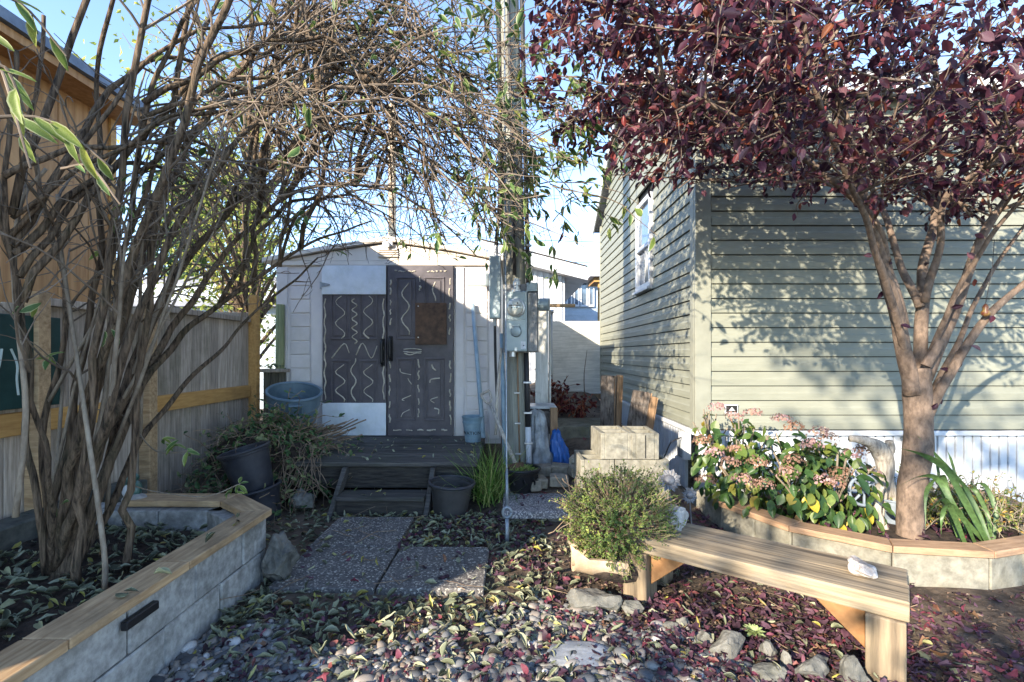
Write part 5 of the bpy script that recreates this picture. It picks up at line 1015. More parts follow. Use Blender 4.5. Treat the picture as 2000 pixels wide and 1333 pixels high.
for (pp, r0, r1) in limbs:
    pts = spline([W(*q) for q in pp], 8)
    pts = [p + Vector((mnoise.noise(p * 3.3), mnoise.noise(p * 3.3 + Vector((5, 0, 0))), 0)) * 0.018 for p in pts]
    rad = [r * (1 + 0.10 * mnoise.noise(p * 9)) for r, p in zip(lerp_r(r0, r1, len(pts), 0.85), pts)]
    if r0 == 0.076: rad[0] *= 1.08
    mk("trunk" if r0 == 0.076 else "limb", MB().tube(pts, rad, 16), mt['purplebark'], plum, smooth=True); pm.append((pts, rad))
st = W(1836, 668, 3.1); mk("cut_stub", MB().tube([W(1808, 715, 3.12), W(1826, 685, 3.1), st], [0.032, 0.027, 0.026], 12), mt['purplebark'], plum, smooth="auto")
pt = MB(); pM, pR = [], []
def zlow(x, y):
    k = 0.352 if x < 1.3 else 0.335 if x < 2.0 else 0.275      # the crown's underside rises toward the house
    return max(2.16, 1.34 + k * y) + 0.05 * math.sin(5 * x)
def leafy(b, n, size, up=0.3):
    for q in range(n):
        p2, d2 = along(b, rng.uniform(0.15, 1)); dd = (d2 * 0.5 + rv(0.6) + Vector((0, 0, -0.45)))
        if p2.z < zlow(p2.x, p2.y): continue
        r = rng.random(); r = r * 0.7 if rng.random() < 0.72 else 0.62 + 0.38 * r
        pM.append(basis(p2 + rv(0.02), dd, Vector((0, 0, 1)) + rv(0.55), size * rng.uniform(0.7, 1.3))); pR.append(r)
CC = Vector((2.25, 3.1, 3.55))
def inside(p): q = p - CC; return (q.x / 2.35) ** 2 + (q.y / 1.75) ** 2 + (q.z / 1.75) ** 2 < 1
sec = []
for (pts, rad) in pm[1:]:
    Lt = sum((pts[i + 1] - pts[i]).length for i in range(len(pts) - 1))
    for k in range(int(Lt * 8.5)):
        t = rng.uniform(0.3, 1.0) ** 0.8; p, d = along(pts, t)
        if p.z < 2.0: continue
        s = Matrix.Rotation(rng.uniform(0, 6.28), 3, d) @ d.orthogonal().normalized(); L = rng.uniform(0.5, 1.3)
        b = grow(p, d * 0.55 + s + Vector((-0.15, 0, 0.12)), L, 8, 0.10, 0.01); sec.append(b)
for k in range(70):                             # wide boughs reaching over toward the pole
    p = Vector((rng.uniform(0.9, 2.4), rng.uniform(2.2, 4.0), rng.uniform(2.6, 3.9))); sec.append(grow(p, Vector((-1, rng.gauss(0, 0.35), rng.gauss(0.02, 0.22))), rng.uniform(0.6, 1.15), 8, 0.09, 0.012))
for b in sec:
    b = [q for q in b if inside(q) and q.z > zlow(q.x, q.y) - 0.05]
    if len(b) < 3: continue
    pt.tube(b, lerp_r(0.008, 0.003, len(b)), 6, False); leafy(b, 8, 0.055)
    for q in range(8):
        p2, d2 = along(b, rng.uniform(0.2, 1)); s2 = Matrix.Rotation(rng.uniform(0, 6.28), 3, d2) @ d2.orthogonal().normalized()
        b2 = grow(p2, d2 * 0.6 + s2 * 0.9, rng.uniform(0.15, 0.45), 5, 0.12, 0.03)
        if b2[-1].z < zlow(b2[-1].x, b2[-1].y) - 0.05: continue
        pt.tube(b2, lerp_r(0.003, 0.0015, 6), 5, False); leafy(b2, rng.randint(6, 10), 0.057)
o = mk("twigs", pt, mt['purplebark'], plum); o["kind"] = "stuff"
for k in range(40):                             # odd low leaves on the inner limbs
    pts, rad = rng.choice(pm[1:]); p, d = along(pts, rng.uniform(0.1, 0.5)); pM.append(basis(p + rv(0.03), rv(1) + Vector((0, 0, -0.8)), Vector((0, -1, 0.4)) + rv(0.3), 0.06)); pR.append(rng.random())
scatter("leaf", "leaves", pM, pR, LEAF, lm['plum'], plum, smooth=True)
# ornaments hung in the tree
orn = thing("gourd_ornament", "small painted gourd ornament hanging from the plum limb", "ornament", W(1925, 600, 3.0))
c = W(1925, 605, 3.0); mk("body", MB().lathe([(0.003, -0.045), (0.021, -0.034), (0.025, -0.018), (0.014, 0.0), (0.017, 0.012), (0.011, 0.027), (0.003, 0.036)], T(c), 16, True), M_("ornament_glaze", (0.10, 0.02, 0.02), (0.22, 0.15, 0.05), 40, rough=0.35), orn, smooth=True)
mk("cord", MB().tube([c + Vector((0, 0, 0.035)), W(1938, 525, 3.0), W(1942, 470, 3.03)], 0.002, 5), mt['wire'], orn)

# ---- hydrangea
hyd = thing("hydrangea_bush", "leafy hydrangea with faded pink flower heads in the curved planter", "bush", (2.0, 3.55, 0.18))
hM, hR = [], []; hs = MB(); heads = []
ells = [(Vector((1.75, 3.75, 0.45)), (0.30, 0.28, 0.42)), (Vector((2.02, 3.55, 0.42)), (0.42, 0.38, 0.38)), (Vector((2.22, 3.42, 0.38)), (0.32, 0.30, 0.34)), (Vector((1.62, 3.95, 0.62)), (0.2, 0.18, 0.32)), (Vector((2.28, 3.7, 0.42)), (0.26, 0.22, 0.32))]
for e, (c, r) in enumerate(ells):
    for k in range((200, 340, 270, 70, 110)[e]):
        u = rv(1).normalized(); f = rng.uniform(0.55, 1.02) ; p = c + Vector((u.x * r[0] * f, u.y * r[1] * f, u.z * r[2] * f))
        if p.z < 0.2 or p.y > 4.28: continue
        n = (u + Vector((0, -0.25, 0.35))).normalized(); dd = (u * 0.6 + Vector((0, 0, -0.85)) + rv(0.35)); rr_ = rng.random() * 0.78 if rng.random() < 0.92 else rng.uniform(0.8, 1)
        hM.append(basis(p, dd, n + rv(0.2), rng.uniform(0.06, 0.11))); hR.append(rr_)
    for k in range(7):
        u = Vector((rng.gauss(0, 0.6), rng.gauss(0, 0.6), 1)).normalized(); hs.tube(spline([Vector((c.x * 0.6 + 0.4 * 2.05, 3.62, 0.17)), c + Vector((0, 0, -0.1)), c + Vector((u.x * r[0], u.y * r[1], u.z * r[2] * 0.95))], 4), 0.006, 5, False)
o = mk("stems", hs, mt['shoot'], hyd); o["kind"] = "stuff"
scatter("leaf", "leaves", hM, hR, [leaf_template(0.62, 0.10, 0.18, seed=21), leaf_template(0.56, 0.14, 0.3, seed=22), leaf_template(0.66, 0.05, 0.1, seed=23)], lm['hyd'], hyd, smooth=True)
for (px, py, Y_) in ((1435, 815, 3.85), (1470, 808, 3.9), (1400, 797, 3.95), (1370, 862, 3.8), (1395, 885, 3.6), (1440, 880, 3.6), (1380, 940, 3.5), (1425, 905, 3.5), (1480, 905, 3.4), (1528, 820, 3.6), (1550, 835, 3.55), (1600, 845, 3.6), (1615, 855, 3.65), (1550, 900, 3.3), (1540, 925, 3.25), (1450, 938, 3.3), (1490, 948, 3.25), (1640, 925, 3.3), (1610, 940, 3.2), (1630, 945, 3.2), (1665, 890, 3.5), (1690, 880, 3.55), (1700, 925, 3.4), (1585, 870, 3.4)):
    c = W(px, py, Y_); Ms = []
    for q in range(70):
        u = rv(1).normalized(); u.z = abs(u.z) * 0.9 - 0.15; p = c + Vector((u.x * 0.075, u.y * 0.075, u.z * 0.058)) * rng.uniform(0.75, 1.1); Ms.append(basis(p, Matrix.Rotation(rng.uniform(0, 6.28), 3, u) @ u.orthogonal(), u, rng.uniform(0.016, 0.027), 1.5))
    t0 = rng.random() * 0.7; joined("flower_head", SMALL, Ms, [min(1, t0 + 0.3 * rng.random()) for _ in Ms], lm['hydfl'], hyd)

# ---- heather on the log
he = thing("heather_bush", "rounded yellow green heather bush in the hollow log", "bush", (0.6, 2.8, 0.22))
hM, hR = [], []; ht = MB(); HC_ = Vector((0.60, 2.78, 0.40))
for k in range(1500):
    u = rv(1).normalized(); u.z = max(u.z, -0.75 + 0.3 * rng.random()); u.normalize()
    rr_ = Vector((0.315, 0.25, 0.28)); bump = 1 + 0.34 * mnoise.noise(u * 3.2); a = HC_ + Vector((u.x * rr_.x, u.y * rr_.y, u.z * rr_.z)) * 0.55; e = HC_ + Vector((u.x * rr_.x, u.y * rr_.y, u.z * rr_.z)) * bump * rng.uniform(0.82, 1.08) + Vector((0, 0, 0.02))
    pts = spline([a, a.lerp(e, 0.6) + rv(0.012), e + Vector((0, 0, 0.02 * rng.random()))], 3); ht.tube(pts, lerp_r(0.0022, 0.001, len(pts)), 4, False)
    r0 = rng.random()
    for q in range(13):
        p2, d2 = along(pts, rng.uniform(0.3, 1)); s2 = Matrix.Rotation(rng.uniform(0, 6.28), 3, d2) @ d2.orthogonal().normalized(); hM.append(basis(p2, s2 + d2 * 0.7, d2 + rv(0.3), rng.uniform(0.009, 0.019), 1.3)); hR.append(min(1, max(0, 0.6 * r0 + 0.42 * rng.random())))
o = mk("stems", ht, mt['straw'], he); o["kind"] = "stuff"; joined("foliage", SMALL, hM, hR, lm['heather'], he)
for k in range(9):
    a = HC_ + Vector((-0.25 + 0.03 * rng.random(), rng.uniform(-0.15, 0.05), rng.uniform(-0.05, 0.2))); mk("bare_stem", MB().tube(grow(a, Vector((-0.4, -0.2, rng.gauss(0, 0.9))), rng.uniform(0.1, 0.24), 6, 0.2), 0.0025, 5), mt['straw'], he, smooth=True)

# ---- iris, low shrub, driftwood, ornaments in the curved planter
iris = thing("iris_clump", "clump of broad bent iris leaves beside the plum trunk", "plant", (2.9, 3.2, 0.18))
blades = [([(1935, 1070, 3.0), (1890, 990, 3.02), (1850, 920, 3.05), (1805, 890, 3.05), (1755, 875, 3.0)], 0.032), ([(1925, 1060, 3.05), (1870, 1000, 3.0), (1835, 940, 3.05), (1800, 930, 3.0), (1745, 955, 2.95)], 0.030), ([(1880, 1058, 3.05), (1850, 960, 3.1), (1838, 930, 3.1), (1810, 960, 3.0), (1808, 1035, 2.95)], 0.030), ([(1930, 1055, 3.1), (1910, 1000, 3.1), (1885, 965, 3.15), (1880, 950, 3.2)], 0.028),
          ([(1935, 1062, 3.0), (1915, 1010, 3.05), (1890, 960, 3.1), (1875, 940, 3.1), (1820, 880, 3.1), (1790, 850, 3.1)], 0.02), ([(1920, 1060, 3.1), (1895, 1000, 3.15), (1870, 970, 3.2)], 0.024), ([(1935, 1060, 3.1), (1930, 1010, 3.1), (1905, 960, 3.2), (1885, 955, 3.2)], 0.02), ([(1870, 1050, 3.1), (1840, 960, 3.15), (1828, 890, 3.2), (1826, 900, 3.2)], 0.014), ([(1885, 1062, 3.0), (1860, 1000, 2.98), (1840, 975, 2.95), (1815, 1000, 2.9)], 0.028), ([(1940, 1060, 3.1), (1945, 1000, 3.15), (1925, 950, 3.2), (1900, 945, 3.2)], 0.022), ([(1930, 1060, 3.2), (1920, 980, 3.25), (1890, 935, 3.3)], 0.016), ([(1905, 1062, 3.05), (1880, 1010, 3.0), (1852, 985, 2.95), (1840, 1010, 2.9), (1838, 1045, 2.9)], 0.022), ([(1890, 1060, 3.15), (1868, 940, 3.2), (1858, 900, 3.25), (1850, 880, 3.3)], 0.013)]
for k, (pp, w) in enumerate(blades):
    pts = spline([W(*q) for q in pp], 6); n = len(pts); side = Vector((0.75, -0.35, 0.55)).normalized(); sm_ = MB(); ws = [0.5 * w * (0.75 + 0.4 * math.sin(math.pi * min(1, i / n * 1.1))) * (1 if i < n * 0.7 else max(0.03, (n - 1 - i) / (n * 0.3))) for i in range(n)]
    vs = []
    for i, p in enumerate(pts):
        t = (pts[min(i + 1, n - 1)] - pts[max(0, i - 1)]).normalized(); sd_ = (side - t * side.dot(t)).normalized(); nn = t.cross(sd_)
        vs += [p - sd_ * ws[i], p + nn * ws[i] * 0.25, p + sd_ * ws[i]]
    sm_.add(vs, [(3 * i + j, 3 * i + j + 1, 3 * i + j + 4, 3 * i + j + 3) for i in range(n - 1) for j in range(2)])
    o = mk("leaf_blade", sm_, lm['iris'], iris, smooth=True); at = o.data.attributes.new("rnd", 'FLOAT', 'POINT'); at.data.foreach_set("value", np.full(len(o.data.vertices), rng.uniform(0.2, 0.9), np.float32))
ls = thing("low_variegated_shrub", "low yellow green shrub behind the iris leaves", "shrub", (3.1, 3.4, 0.18)); Ms, Rs = [], []; lt_ = MB()
for k in range(340):
    b = Vector((3.12 + rng.gauss(0, 0.2), 3.45 + rng.gauss(0, 0.15), 0.19)); pts = grow(b, Vector((rng.gauss(0, 0.5), rng.gauss(0, 0.4), 1)), rng.uniform(0.12, 0.34), 5, 0.15, 0.06); lt_.tube(pts, 0.002, 4, False)
    for q in range(12):
        p2, d2 = along(pts, rng.uniform(0.2, 1)); Ms.append(basis(p2, d2 * 0.3 + rv(0.8), Vector((0, 0, 1)) + rv(0.4), rng.uniform(0.018, 0.036))); Rs.append(rng.random())
o = mk("stems", lt_, mt['shoot'], ls); o["kind"] = "stuff"; joined("foliage", SMALL, Ms, Rs, lm['euon'], ls)
dw = thing("driftwood_sculpture", "gnarled grey driftwood sculpture standing behind the hydrangea", "driftwood", (2.6, 3.5, 0.18))
def woody(pp, r, name="branch", n=14):
    pts = spline([W(*q) for q in pp], 6); rad = []
    for i, p in enumerate(pts):
        k = i / (len(pts) - 1) * (len(r) - 1); j = min(int(k), len(r) - 2); rad.append((r[j] + (r[j + 1] - r[j]) * (k - j)) * (1 + 0.18 * mnoise.noise(p * 14)))
    mk(name, MB().tube(pts, rad, n), mt['drift'], dw, smooth=True)
woody([(1712, 1042, 3.4), (1722, 960, 3.42), (1730, 920, 3.45), (1722, 885, 3.45), (1700, 865, 3.42), (1672, 858, 3.4), (1660, 857, 3.4)], [0.03, 0.04, 0.055, 0.06, 0.04, 0.024, 0.022])
woody([(1724, 890, 3.45), (1738, 878, 3.44), (1737, 862, 3.43)], [0.045, 0.03, 0.026]); woody([(1745, 1030, 3.45), (1742, 980, 3.45), (1732, 930, 3.45)], [0.035, 0.03, 0.045])
woody([(1728, 1040, 3.3), (1715, 1000, 3.3), (1716, 960, 3.3), (1722, 948, 3.28)], [0.03, 0.022, 0.028, 0.024])
whl = thing("wheel_ornament", "small blue grey spoked wheel ornament among hydrangea leaves", "ornament", W(1692, 960, 3.3)); c = W(1692, 960, 3.3)
mk("rim", MB().tube([c + Vector((0.10 * math.cos(a), 0.02, 0.10 * math.sin(a))) for a in [2 * math.pi * k / 24 for k in range(25)]], 0.011, 8), mt['pewter'], whl, smooth=True)
for k in range(4):
    a = math.pi * k / 4; v = Vector((math.cos(a), 0, math.sin(a))) * 0.1; mk("spoke", MB().tube([c - v + Vector((0, 0.02, 0)), c + v + Vector((0, 0.02, 0))], 0.008, 6), mt['pewter'], whl)
bkt = thing("cast_stone_pot", "blue grey cast stone pot at the driftwood's foot", "pot", W(1745, 1040, 3.4)); mk("body", MB().lathe([(0.07, 0), (0.09, 0.15), (0.095, 0.16), (0.095, 0.18), (0.08, 0.18), (0.06, 0.03)], T((2.635, 3.42, 0.16)), 22, True), mt['pewter'], bkt, smooth="auto"); mk("rim", MB().tube([(2.635 + 0.095 * math.cos(a), 3.42 + 0.095 * math.sin(a), 0.34) for a in [2 * math.pi * k / 24 for k in range(25)]], 0.008, 6), mt['pewter'], bkt, smooth=True)
def sunflower(lab, c, R_, tilt):
    t = thing("metal_sunflower", lab, "garden ornament", c, "metal sunflowers"); Mf = T(c) @ rot(*tilt)
    mk("centre", MB().lathe([(R_ * 0.42, -0.004), (R_ * 0.42, 0.008), (R_ * 0.25, 0.018), (0.004, 0.02)], Mf, 18, True), mt['rust'] if R_ < 0.05 else mt['flowermetal'], t, smooth=True)
    for k in range(16):
        a = 2 * math.pi * k / 16; Mp = Mf @ rot(0, 0, math.degrees(a)); L_ = R_ * (1 if k % 2 else 0.88); mk("petal", MB().add([Mp @ Vector(q) for q in ((R_ * 0.36, -0.008, 0), (R_ * 0.36, 0.008, 0), (L_ * 0.75, R_ * 0.17, 0.008), (L_ * 0.75, -R_ * 0.17, 0.008), (L_ * 1.0, 0, -0.004), (L_ * 0.75, 0, -0.002))], [(0, 1, 2, 5), (0, 5, 3), (5, 2, 4), (3, 5, 4)]), mt['flowermetal'], t)
    mk("stalk", MB().tube([c + Vector((0, 0.012, 0)), c + Vector((0.03, 0.05, -0.2)), Vector((c.x + 0.05, c.y + 0.07, 0.02))], 0.005, 6), mt['flowermetal'], t)
sunflower("larger grey metal sunflower facing up beside the block stack", W(1307, 938, 3.25), 0.082, (62, 0, -12)); sunflower("smaller pale metal sunflower low by the planter end", W(1347, 968, 3.3), 0.06, (80, 0, 10))
scu = thing("succulent_rosette", "small pale green succulent rosette in the bark litter", "succulent", W(1472, 1225, 2.32)); c = W(1472, 1225, 2.32); c.z = gz(c.x, c.y) + 0.03
Ms = []
for k in range(34):
    a = k * 2.4; f = k / 34; Ms.append(basis(c, Vector((math.cos(a), math.sin(a), 0.25 + 1.3 * (1 - f))), Vector((0, 0, 1)), 0.035 + 0.03 * f, 0.75))
for k, M in enumerate(Ms): inst("leaf", shared_mesh("succulent_leaf", LEAF[0], 0.3 if k % 2 else 0.8, lm['succ'], True), M, scu)

# ---- grass tuft, vine pile, red vine
gr = thing("grass_tuft", "tall bright green grass tuft between deck and pole", "grass tuft", (-0.2, 4.5, 0.02)); Ms, Rs = [], []; gm = MB(); gv = []
for k in range(230):
    b = Vector((-0.20 + rng.gauss(0, 0.06), 4.45 + rng.gauss(0, 0.10), 0.02)); pts = grow(b, Vector((rng.gauss(0, 0.35), rng.gauss(-0.05, 0.3), 1)), rng.uniform(0.3, 0.62), 7, 0.10, 0.14 * rng.random() + 0.03); s_ = Vector((rng.gauss(0, 1), rng.gauss(0, 1), 0)).normalized(); o0 = len(gm.v)
    gm.strip(pts, [0.0045 * (1 - (i / 7) ** 2) + 0.0006 for i in range(8)], s_); gv += [rng.random()] * (len(gm.v) - o0)
o = mk("blades", gm, lm['grass'], gr); o["kind"] = "stuff"; at = o.data.attributes.new("rnd", 'FLOAT', 'POINT'); at.data.foreach_set("value", np.array(gv, np.float32))
pile = thing("vine_pile", "heap of cut ivy vines and stems between fence and deck", "plant pile", (-2.2, 4.6, 0)); vm = MB(); Ms, Rs = [], []
mk("core", rock_mesh(1, 77, 0.25, 4, (0.50, 0.42, 0.34), T((-2.33, 4.72, 0.28))), mt['bedsoil'], pile, smooth=True)
def pilez(x, y): return 0.62 * math.exp(-((x + 2.3) / 0.55) ** 2 - ((y - 4.72) / 0.5) ** 2) + 0.08
for k in range(900):
    x, y = -2.3 + rng.gauss(0, 0.33), 4.72 + rng.gauss(0, 0.3); z = pilez(x, y) * rng.uniform(0.7, 1.15)
    if x < -2.88: continue
    pts = grow(Vector((x, y, z)), Vector((rng.gauss(0.25, 0.8), rng.gauss(-0.2, 0.7), rng.gauss(0.05, 0.35))), rng.uniform(0.12, 0.5), 7, 0.24, 0.07); vm.tube(pts, rng.uniform(0.0018, 0.0045), 4, False)
    if rng.random() < 0.9:
        for q in range(4): p2, d2 = along(pts, rng.random()); Ms.append(basis(p2, rv(1), Vector((0, -0.3, 1)) + rv(0.5), rng.uniform(0.03, 0.075))); Rs.append(rng.random())
for k in range(34):                             # bundle of cut stems poking toward the door
    a = Vector((-2.05 + rng.gauss(0, 0.12), 4.95 + rng.gauss(0, 0.1), 0.50 + rng.gauss(0, 0.05))); pts = grow(a, Vector((1, rng.gauss(0, 0.15), 0.34 + rng.gauss(0, 0.12))), rng.uniform(0.2, 0.44), 5, 0.05); vm.tube(pts, rng.uniform(0.004, 0.009), 6)
for k in range(26):                             # stems trailing down the front
    a = Vector((rng.uniform(-2.05, -1.7), rng.uniform(4.3, 4.5), rng.uniform(0.38, 0.55))); vm.tube(grow(a, Vector((rng.gauss(0, 0.3), -0.4, -0.6)), rng.uniform(0.25, 0.55), 8, 0.16, 0.12), 0.003, 4, False)
o = mk("vine_stems", vm, mt['straw'], pile); o["kind"] = "stuff"; joined("vine_leaves", LEAF, Ms, Rs, lm['ivy'], pile)
rvv = thing("red_vine", "dried dark red creeper in front of the plywood gate", "vine", (0.6, 6.2, 0.4)); vm = MB(); Ms, Rs = [], []
for k in range(46):
    b = Vector((rng.uniform(0.32, 1.0), rng.uniform(6.6, 7.4), 0.45)); L = rng.uniform(0.25, 0.45) if b.x > 0.6 else rng.uniform(0.4, 0.95); pts = grow(b, Vector((rng.gauss(0.1, 0.35), -0.2, 1)), L, 8, 0.16, 0.09); vm.tube(pts, 0.004, 5, False)
    for q in range(13): p2, d2 = along(pts, rng.random()); Ms.append(basis(p2, rv(0.7) + Vector((0, 0, -0.6)), Vector((0, -1, 0.5)) + rv(0.4), rng.uniform(0.05, 0.10))); Rs.append(rng.random())
o = mk("stems", vm, mt['straw'], rvv); o["kind"] = "stuff"; joined("vine_leaves", CURLED, Ms, Rs, lm['redvine'], rvv)
tag(mk("bare_sapling", MB().tube(grow(Vector((1.05, 7.2, 0.5)), Vector((-0.05, 0, 1)), 0.9, 8, 0.06), lerp_r(0.01, 0.004, 9), 6), mt['twig'], smooth=True), "single bare thin sapling in front of the gate", "sapling")

# ---- trees beyond
def bigtree(name, label, c, Rr, zc, H, mat, bark, nleaf, lsize, tmpl, trunk_r, cone=False, clumps=34, spread=None, br=None):
    t = thing(name, label, "tree", c); tm = MB(); Ms, Rs = [], []
    trunk = spline([Vector(c), Vector(c) + Vector((0.1, 0.05, zc * 0.5)), Vector((c[0], c[1], zc + H * 0.4))], 6); mk("trunk", MB().tube(trunk, lerp_r(trunk_r, trunk_r * 0.3, len(trunk)), 12), bark, t, smooth=True)
    for k in range(clumps):
        if cone:
            f = rng.random(); z = zc - H + 2 * H * f; r = Rr * (1 - f) * rng.uniform(0.5, 1); a = rng.uniform(0, 6.28); cc = Vector((c[0] + r * math.cos(a), c[1] + r * math.sin(a), z - 0.2 * r)); s_ = 0.35
        else:
            u = rv(1).normalized() * rng.uniform(0.35, 1); cc = Vector((c[0] + u.x * Rr, c[1] + u.y * Rr, zc + u.z * H)); s_ = spread or Rr * 0.22
        a0, _ = along(trunk, min(0.95, max(0.35, (cc.z - c[2]) / (zc + H) * 0.9))); bb = spline([a0, a0.lerp(cc, 0.6) + Vector((0, 0, 0.15)), cc], 4); tm.tube(bb, lerp_r(br or trunk_r * 0.3, 0.004 if br else 0.012, len(bb)), 6, False)
        for q in range(nleaf // clumps):
            p = cc + Vector((rng.gauss(0, s_), rng.gauss(0, s_), rng.gauss(0, s_ * 0.7))); Ms.append(basis(p, rv(1) + Vector((0, 0, -0.5)), rv(1) + Vector((0, 0, 0.6)), lsize * rng.uniform(0.6, 1.3))); Rs.append(rng.random())
    o = mk("branches", tm, bark, t); o["kind"] = "stuff"; joined("crown", tmpl, Ms, Rs, mat, t); return t
bigtree("yellowing_tree", "yellow green broadleaf tree behind the fence corner", (-4.7, 8.6, 0), 1.7, 2.9, 1.7, lm['backtree'], mt['shrubbark'], 3400, 0.10, SMALL, 0.12, clumps=60)
bigtree("evergreen_tree", "dark conifer standing far behind the fence", (-8.8, 13.5, 0), 1.8, 3.4, 3.0, lm['conifer'], mt['shrubbark'], 6000, 0.2, SMALL, 0.16, cone=True, clumps=120)
bigtree("tall_yellow_tree", "tall thin yellowing tree seen through the shrub's top twigs", (-5.2, 9.8, 0), 2.6, 6.3, 2.6, lm['backtree'], mt['shrubbark'], 2400, 0.11, SMALL, 0.14, clumps=60)
rng_main = rng; rng = random.Random(8)           # its own dice, so that its shade stays put
bigtree("garden_tree", "open crowned yellowing tree beyond the near end of the block planter", (-3.5, -6.1, 0), 2.8, 4.6, 2.9, lm['backtree'], mt['shrubbark'], 2400, 0.18, SMALL, 0.07, clumps=48, spread=0.20, br=0.012)
rng = rng_main

# ------------------------------------------------------------------ gravel and fallen leaves
def pebble_label(p, r):
    c = "charcoal" if r < 0.15 else "dark grey" if r < 0.4 else "mid grey" if r < 0.6 else "tan" if r < 0.8 else "pale grey" if r < 0.9 else "brown"
    w = "beside the block planter" if p.x < -0.9 else "beside the flat flagstone" if abs(p.x - 0.265) < 0.35 and p.y < 2.5 else "near the bench's edging stones" if p.x > 0.6 else "below the paving slabs"
    return f"smooth {c} river pebble in the gravel {w}"
def leaf_label(p, r, cs):
    c = cs[0] if r < 0.2 else cs[1] if r < 0.55 else cs[2] if r < 0.88 else cs[3]
    if p.y > 4.35 and p.z > 0.36: w = "on the wooden deck"
    elif p.y > 4.0 and p.z > 0.15 and p.x < -0.7: w = "on the wooden step"
    elif p.x < -1.5 and p.y < 3.2 and p.z > 0.4: w = "on the planter's wooden cap"
    elif p.x < -1.5 and p.y < 3.2: w = "on the soil under the arching shrub"
    elif not free_of_slabs(p.x, p.y): w = "on a paving slab"
    elif p.x > 1.6 and p.y > 2.8 and p.z > 0.17: w = "on the soil under the plum tree"
    elif -0.1 < p.x < 0.55 and 3.85 < p.y < 4.6: w = "on the step slab"
    elif p.y < 2.45 and p.x < 0.8: w = "on the gravel"
    elif p.x > 0.6 and p.y < 3: w = "on the soil round the bench"
    elif p.y > 4.6: w = "in the side passage"
    else: w = "on the soil near the paving slabs"
    return f"{c} {w}"
Ms, Rs = [], []
def free_of_slabs(x, y): return not (-1.40 < x < -0.14 and 2.73 < y < 3.36) and not (-1.41 < x < -0.76 and y < 3.98 and y > 3.3)
def gravel_density(x, y):
    d = 1 - sm(2.45, 2.75, y); d *= sm(-1.46, -1.35, x) * (1 - sm(1.05, 1.35, x + 0.55 * (2.3 - y) * -1)); return d
n = 0
while n < 7000:
    x, y = rng.uniform(-1.46, 1.45), rng.uniform(1.55, 2.9)
    lim = 1.0 + (2.15 - y) * 0.35
    if y > 2.42 + 0.12 * mnoise.noise(Vector((x * 3, 0, 0))) + (0.28 if -0.2 < x < 0.55 else 0) * rng.random() or x > lim: n += 0.12; continue
    if mnoise.noise(Vector((x * 2.3, y * 2.3, 4))) < -0.32: n += 0.3; continue
    s_ = rng.uniform(0.009, 0.019) * (1.5 if rng.random() < 0.12 else 1); Ms.append(T((x, y, gz(x, y) + s_ * rng.uniform(0.15, 0.75))) @ rot(rng.uniform(-18, 18), rng.uniform(-18, 18), rng.uniform(0, 360)) @ Matrix.Diagonal((s_ * rng.uniform(1.1, 1.7), s_, s_ * rng.uniform(0.5, 0.8), 1))); Rs.append(min(1, max(0, rng.gauss(0.45, 0.29)))); n += 1
scatter("pebble", "gravel", Ms, Rs, PEB, lm['pebble'], None, True, 300, pebble_label, "pebble", "pebbles of the gravel bed", "bed of smooth blue grey river pebbles")
def litter(n, region, size, zf, Ms, Rs, lay=0.35, rfun=rng.random):
    k = 0
    while k < n:
        x, y = region()
        if x is None: continue
        z = zf(x, y); d = Vector((rng.gauss(0, 1), rng.gauss(0, 1), rng.gauss(0, 0.18))); Ms.append(basis(Vector((x, y, z + rng.uniform(0.006, 0.02))), d, Vector((0, 0, 1)) + rv(lay), size * rng.uniform(0.5, 1.3))); Rs.append(rfun()); k += 1
def reg(x0, x1, y0, y1, f=None):
    def g():
        x, y = rng.uniform(x0, x1), rng.uniform(y0, y1)
        if not (0.95 > 0 and (f is None or f(x, y))): return None, None
        return x, y
    return g
inpl = lambda x, y: ((x - 2.7) / 0.85) ** 2 + ((y - 3.6) / 0.58) ** 2 < 1
top = lambda x, y: gz(x, y) + (0.012 if y < 2.5 else 0.0)
gM, gR, fM, fR = [], [], [], []
slabz = lambda x, y: 0.036
# pale variegated leaves
litter(1750, reg(-1.42, 0.25, 1.6, 4.1, lambda x, y: free_of_slabs(x, y) and rng.random() < (0.9 - 0.35 * sm(-0.6, 0.1, x)) * (0.35 + 0.65 * sm(2.1, 2.6, y))), 0.062, top, gM, gR)
litter(300, reg(-1.95, -1.38, 3.0, 4.4), 0.06, top, gM, gR); litter(120, reg(-1.45, -1.3, 2.2, 3.0), 0.06, top, gM, gR); litter(34, reg(-1.33, -0.18, 2.78, 3.34), 0.058, slabz, gM, gR); litter(10, reg(-1.35, -0.8, 3.4, 3.9), 0.058, slabz, gM, gR)
litter(1150, reg(-2.68, -1.64, 1.3, 3.1), 0.062, lambda x, y: 0.24 + 0.05 * (-(x + 1.66)) , gM, gR)
litter(64, reg(-1.88, -0.34, 4.42, 5.7), 0.055, lambda x, y: dz + 0.001, gM, gR, 0.3, lambda: rng.uniform(0.5, 1)); litter(7, reg(-1.42, -0.75, 4.08, 4.26), 0.05, lambda x, y: 0.163, gM, gR, 0.3, lambda: rng.uniform(0.5, 0.95))
litter(9, reg(LX - 0.11, LX + 0.02, 1.7, 2.9), 0.06, lambda x, y: CAPZ + 0.038, gM, gR); litter(160, reg(-1.3, 1.0, 1.6, 2.6), 0.05, top, gM, gR, 0.45); litter(420, reg(0.1, 1.9, 1.7, 3.4), 0.055, top, gM, gR); litter(80, reg(-0.1, 0.5, 3.2, 3.85), 0.055, top, gM, gR)
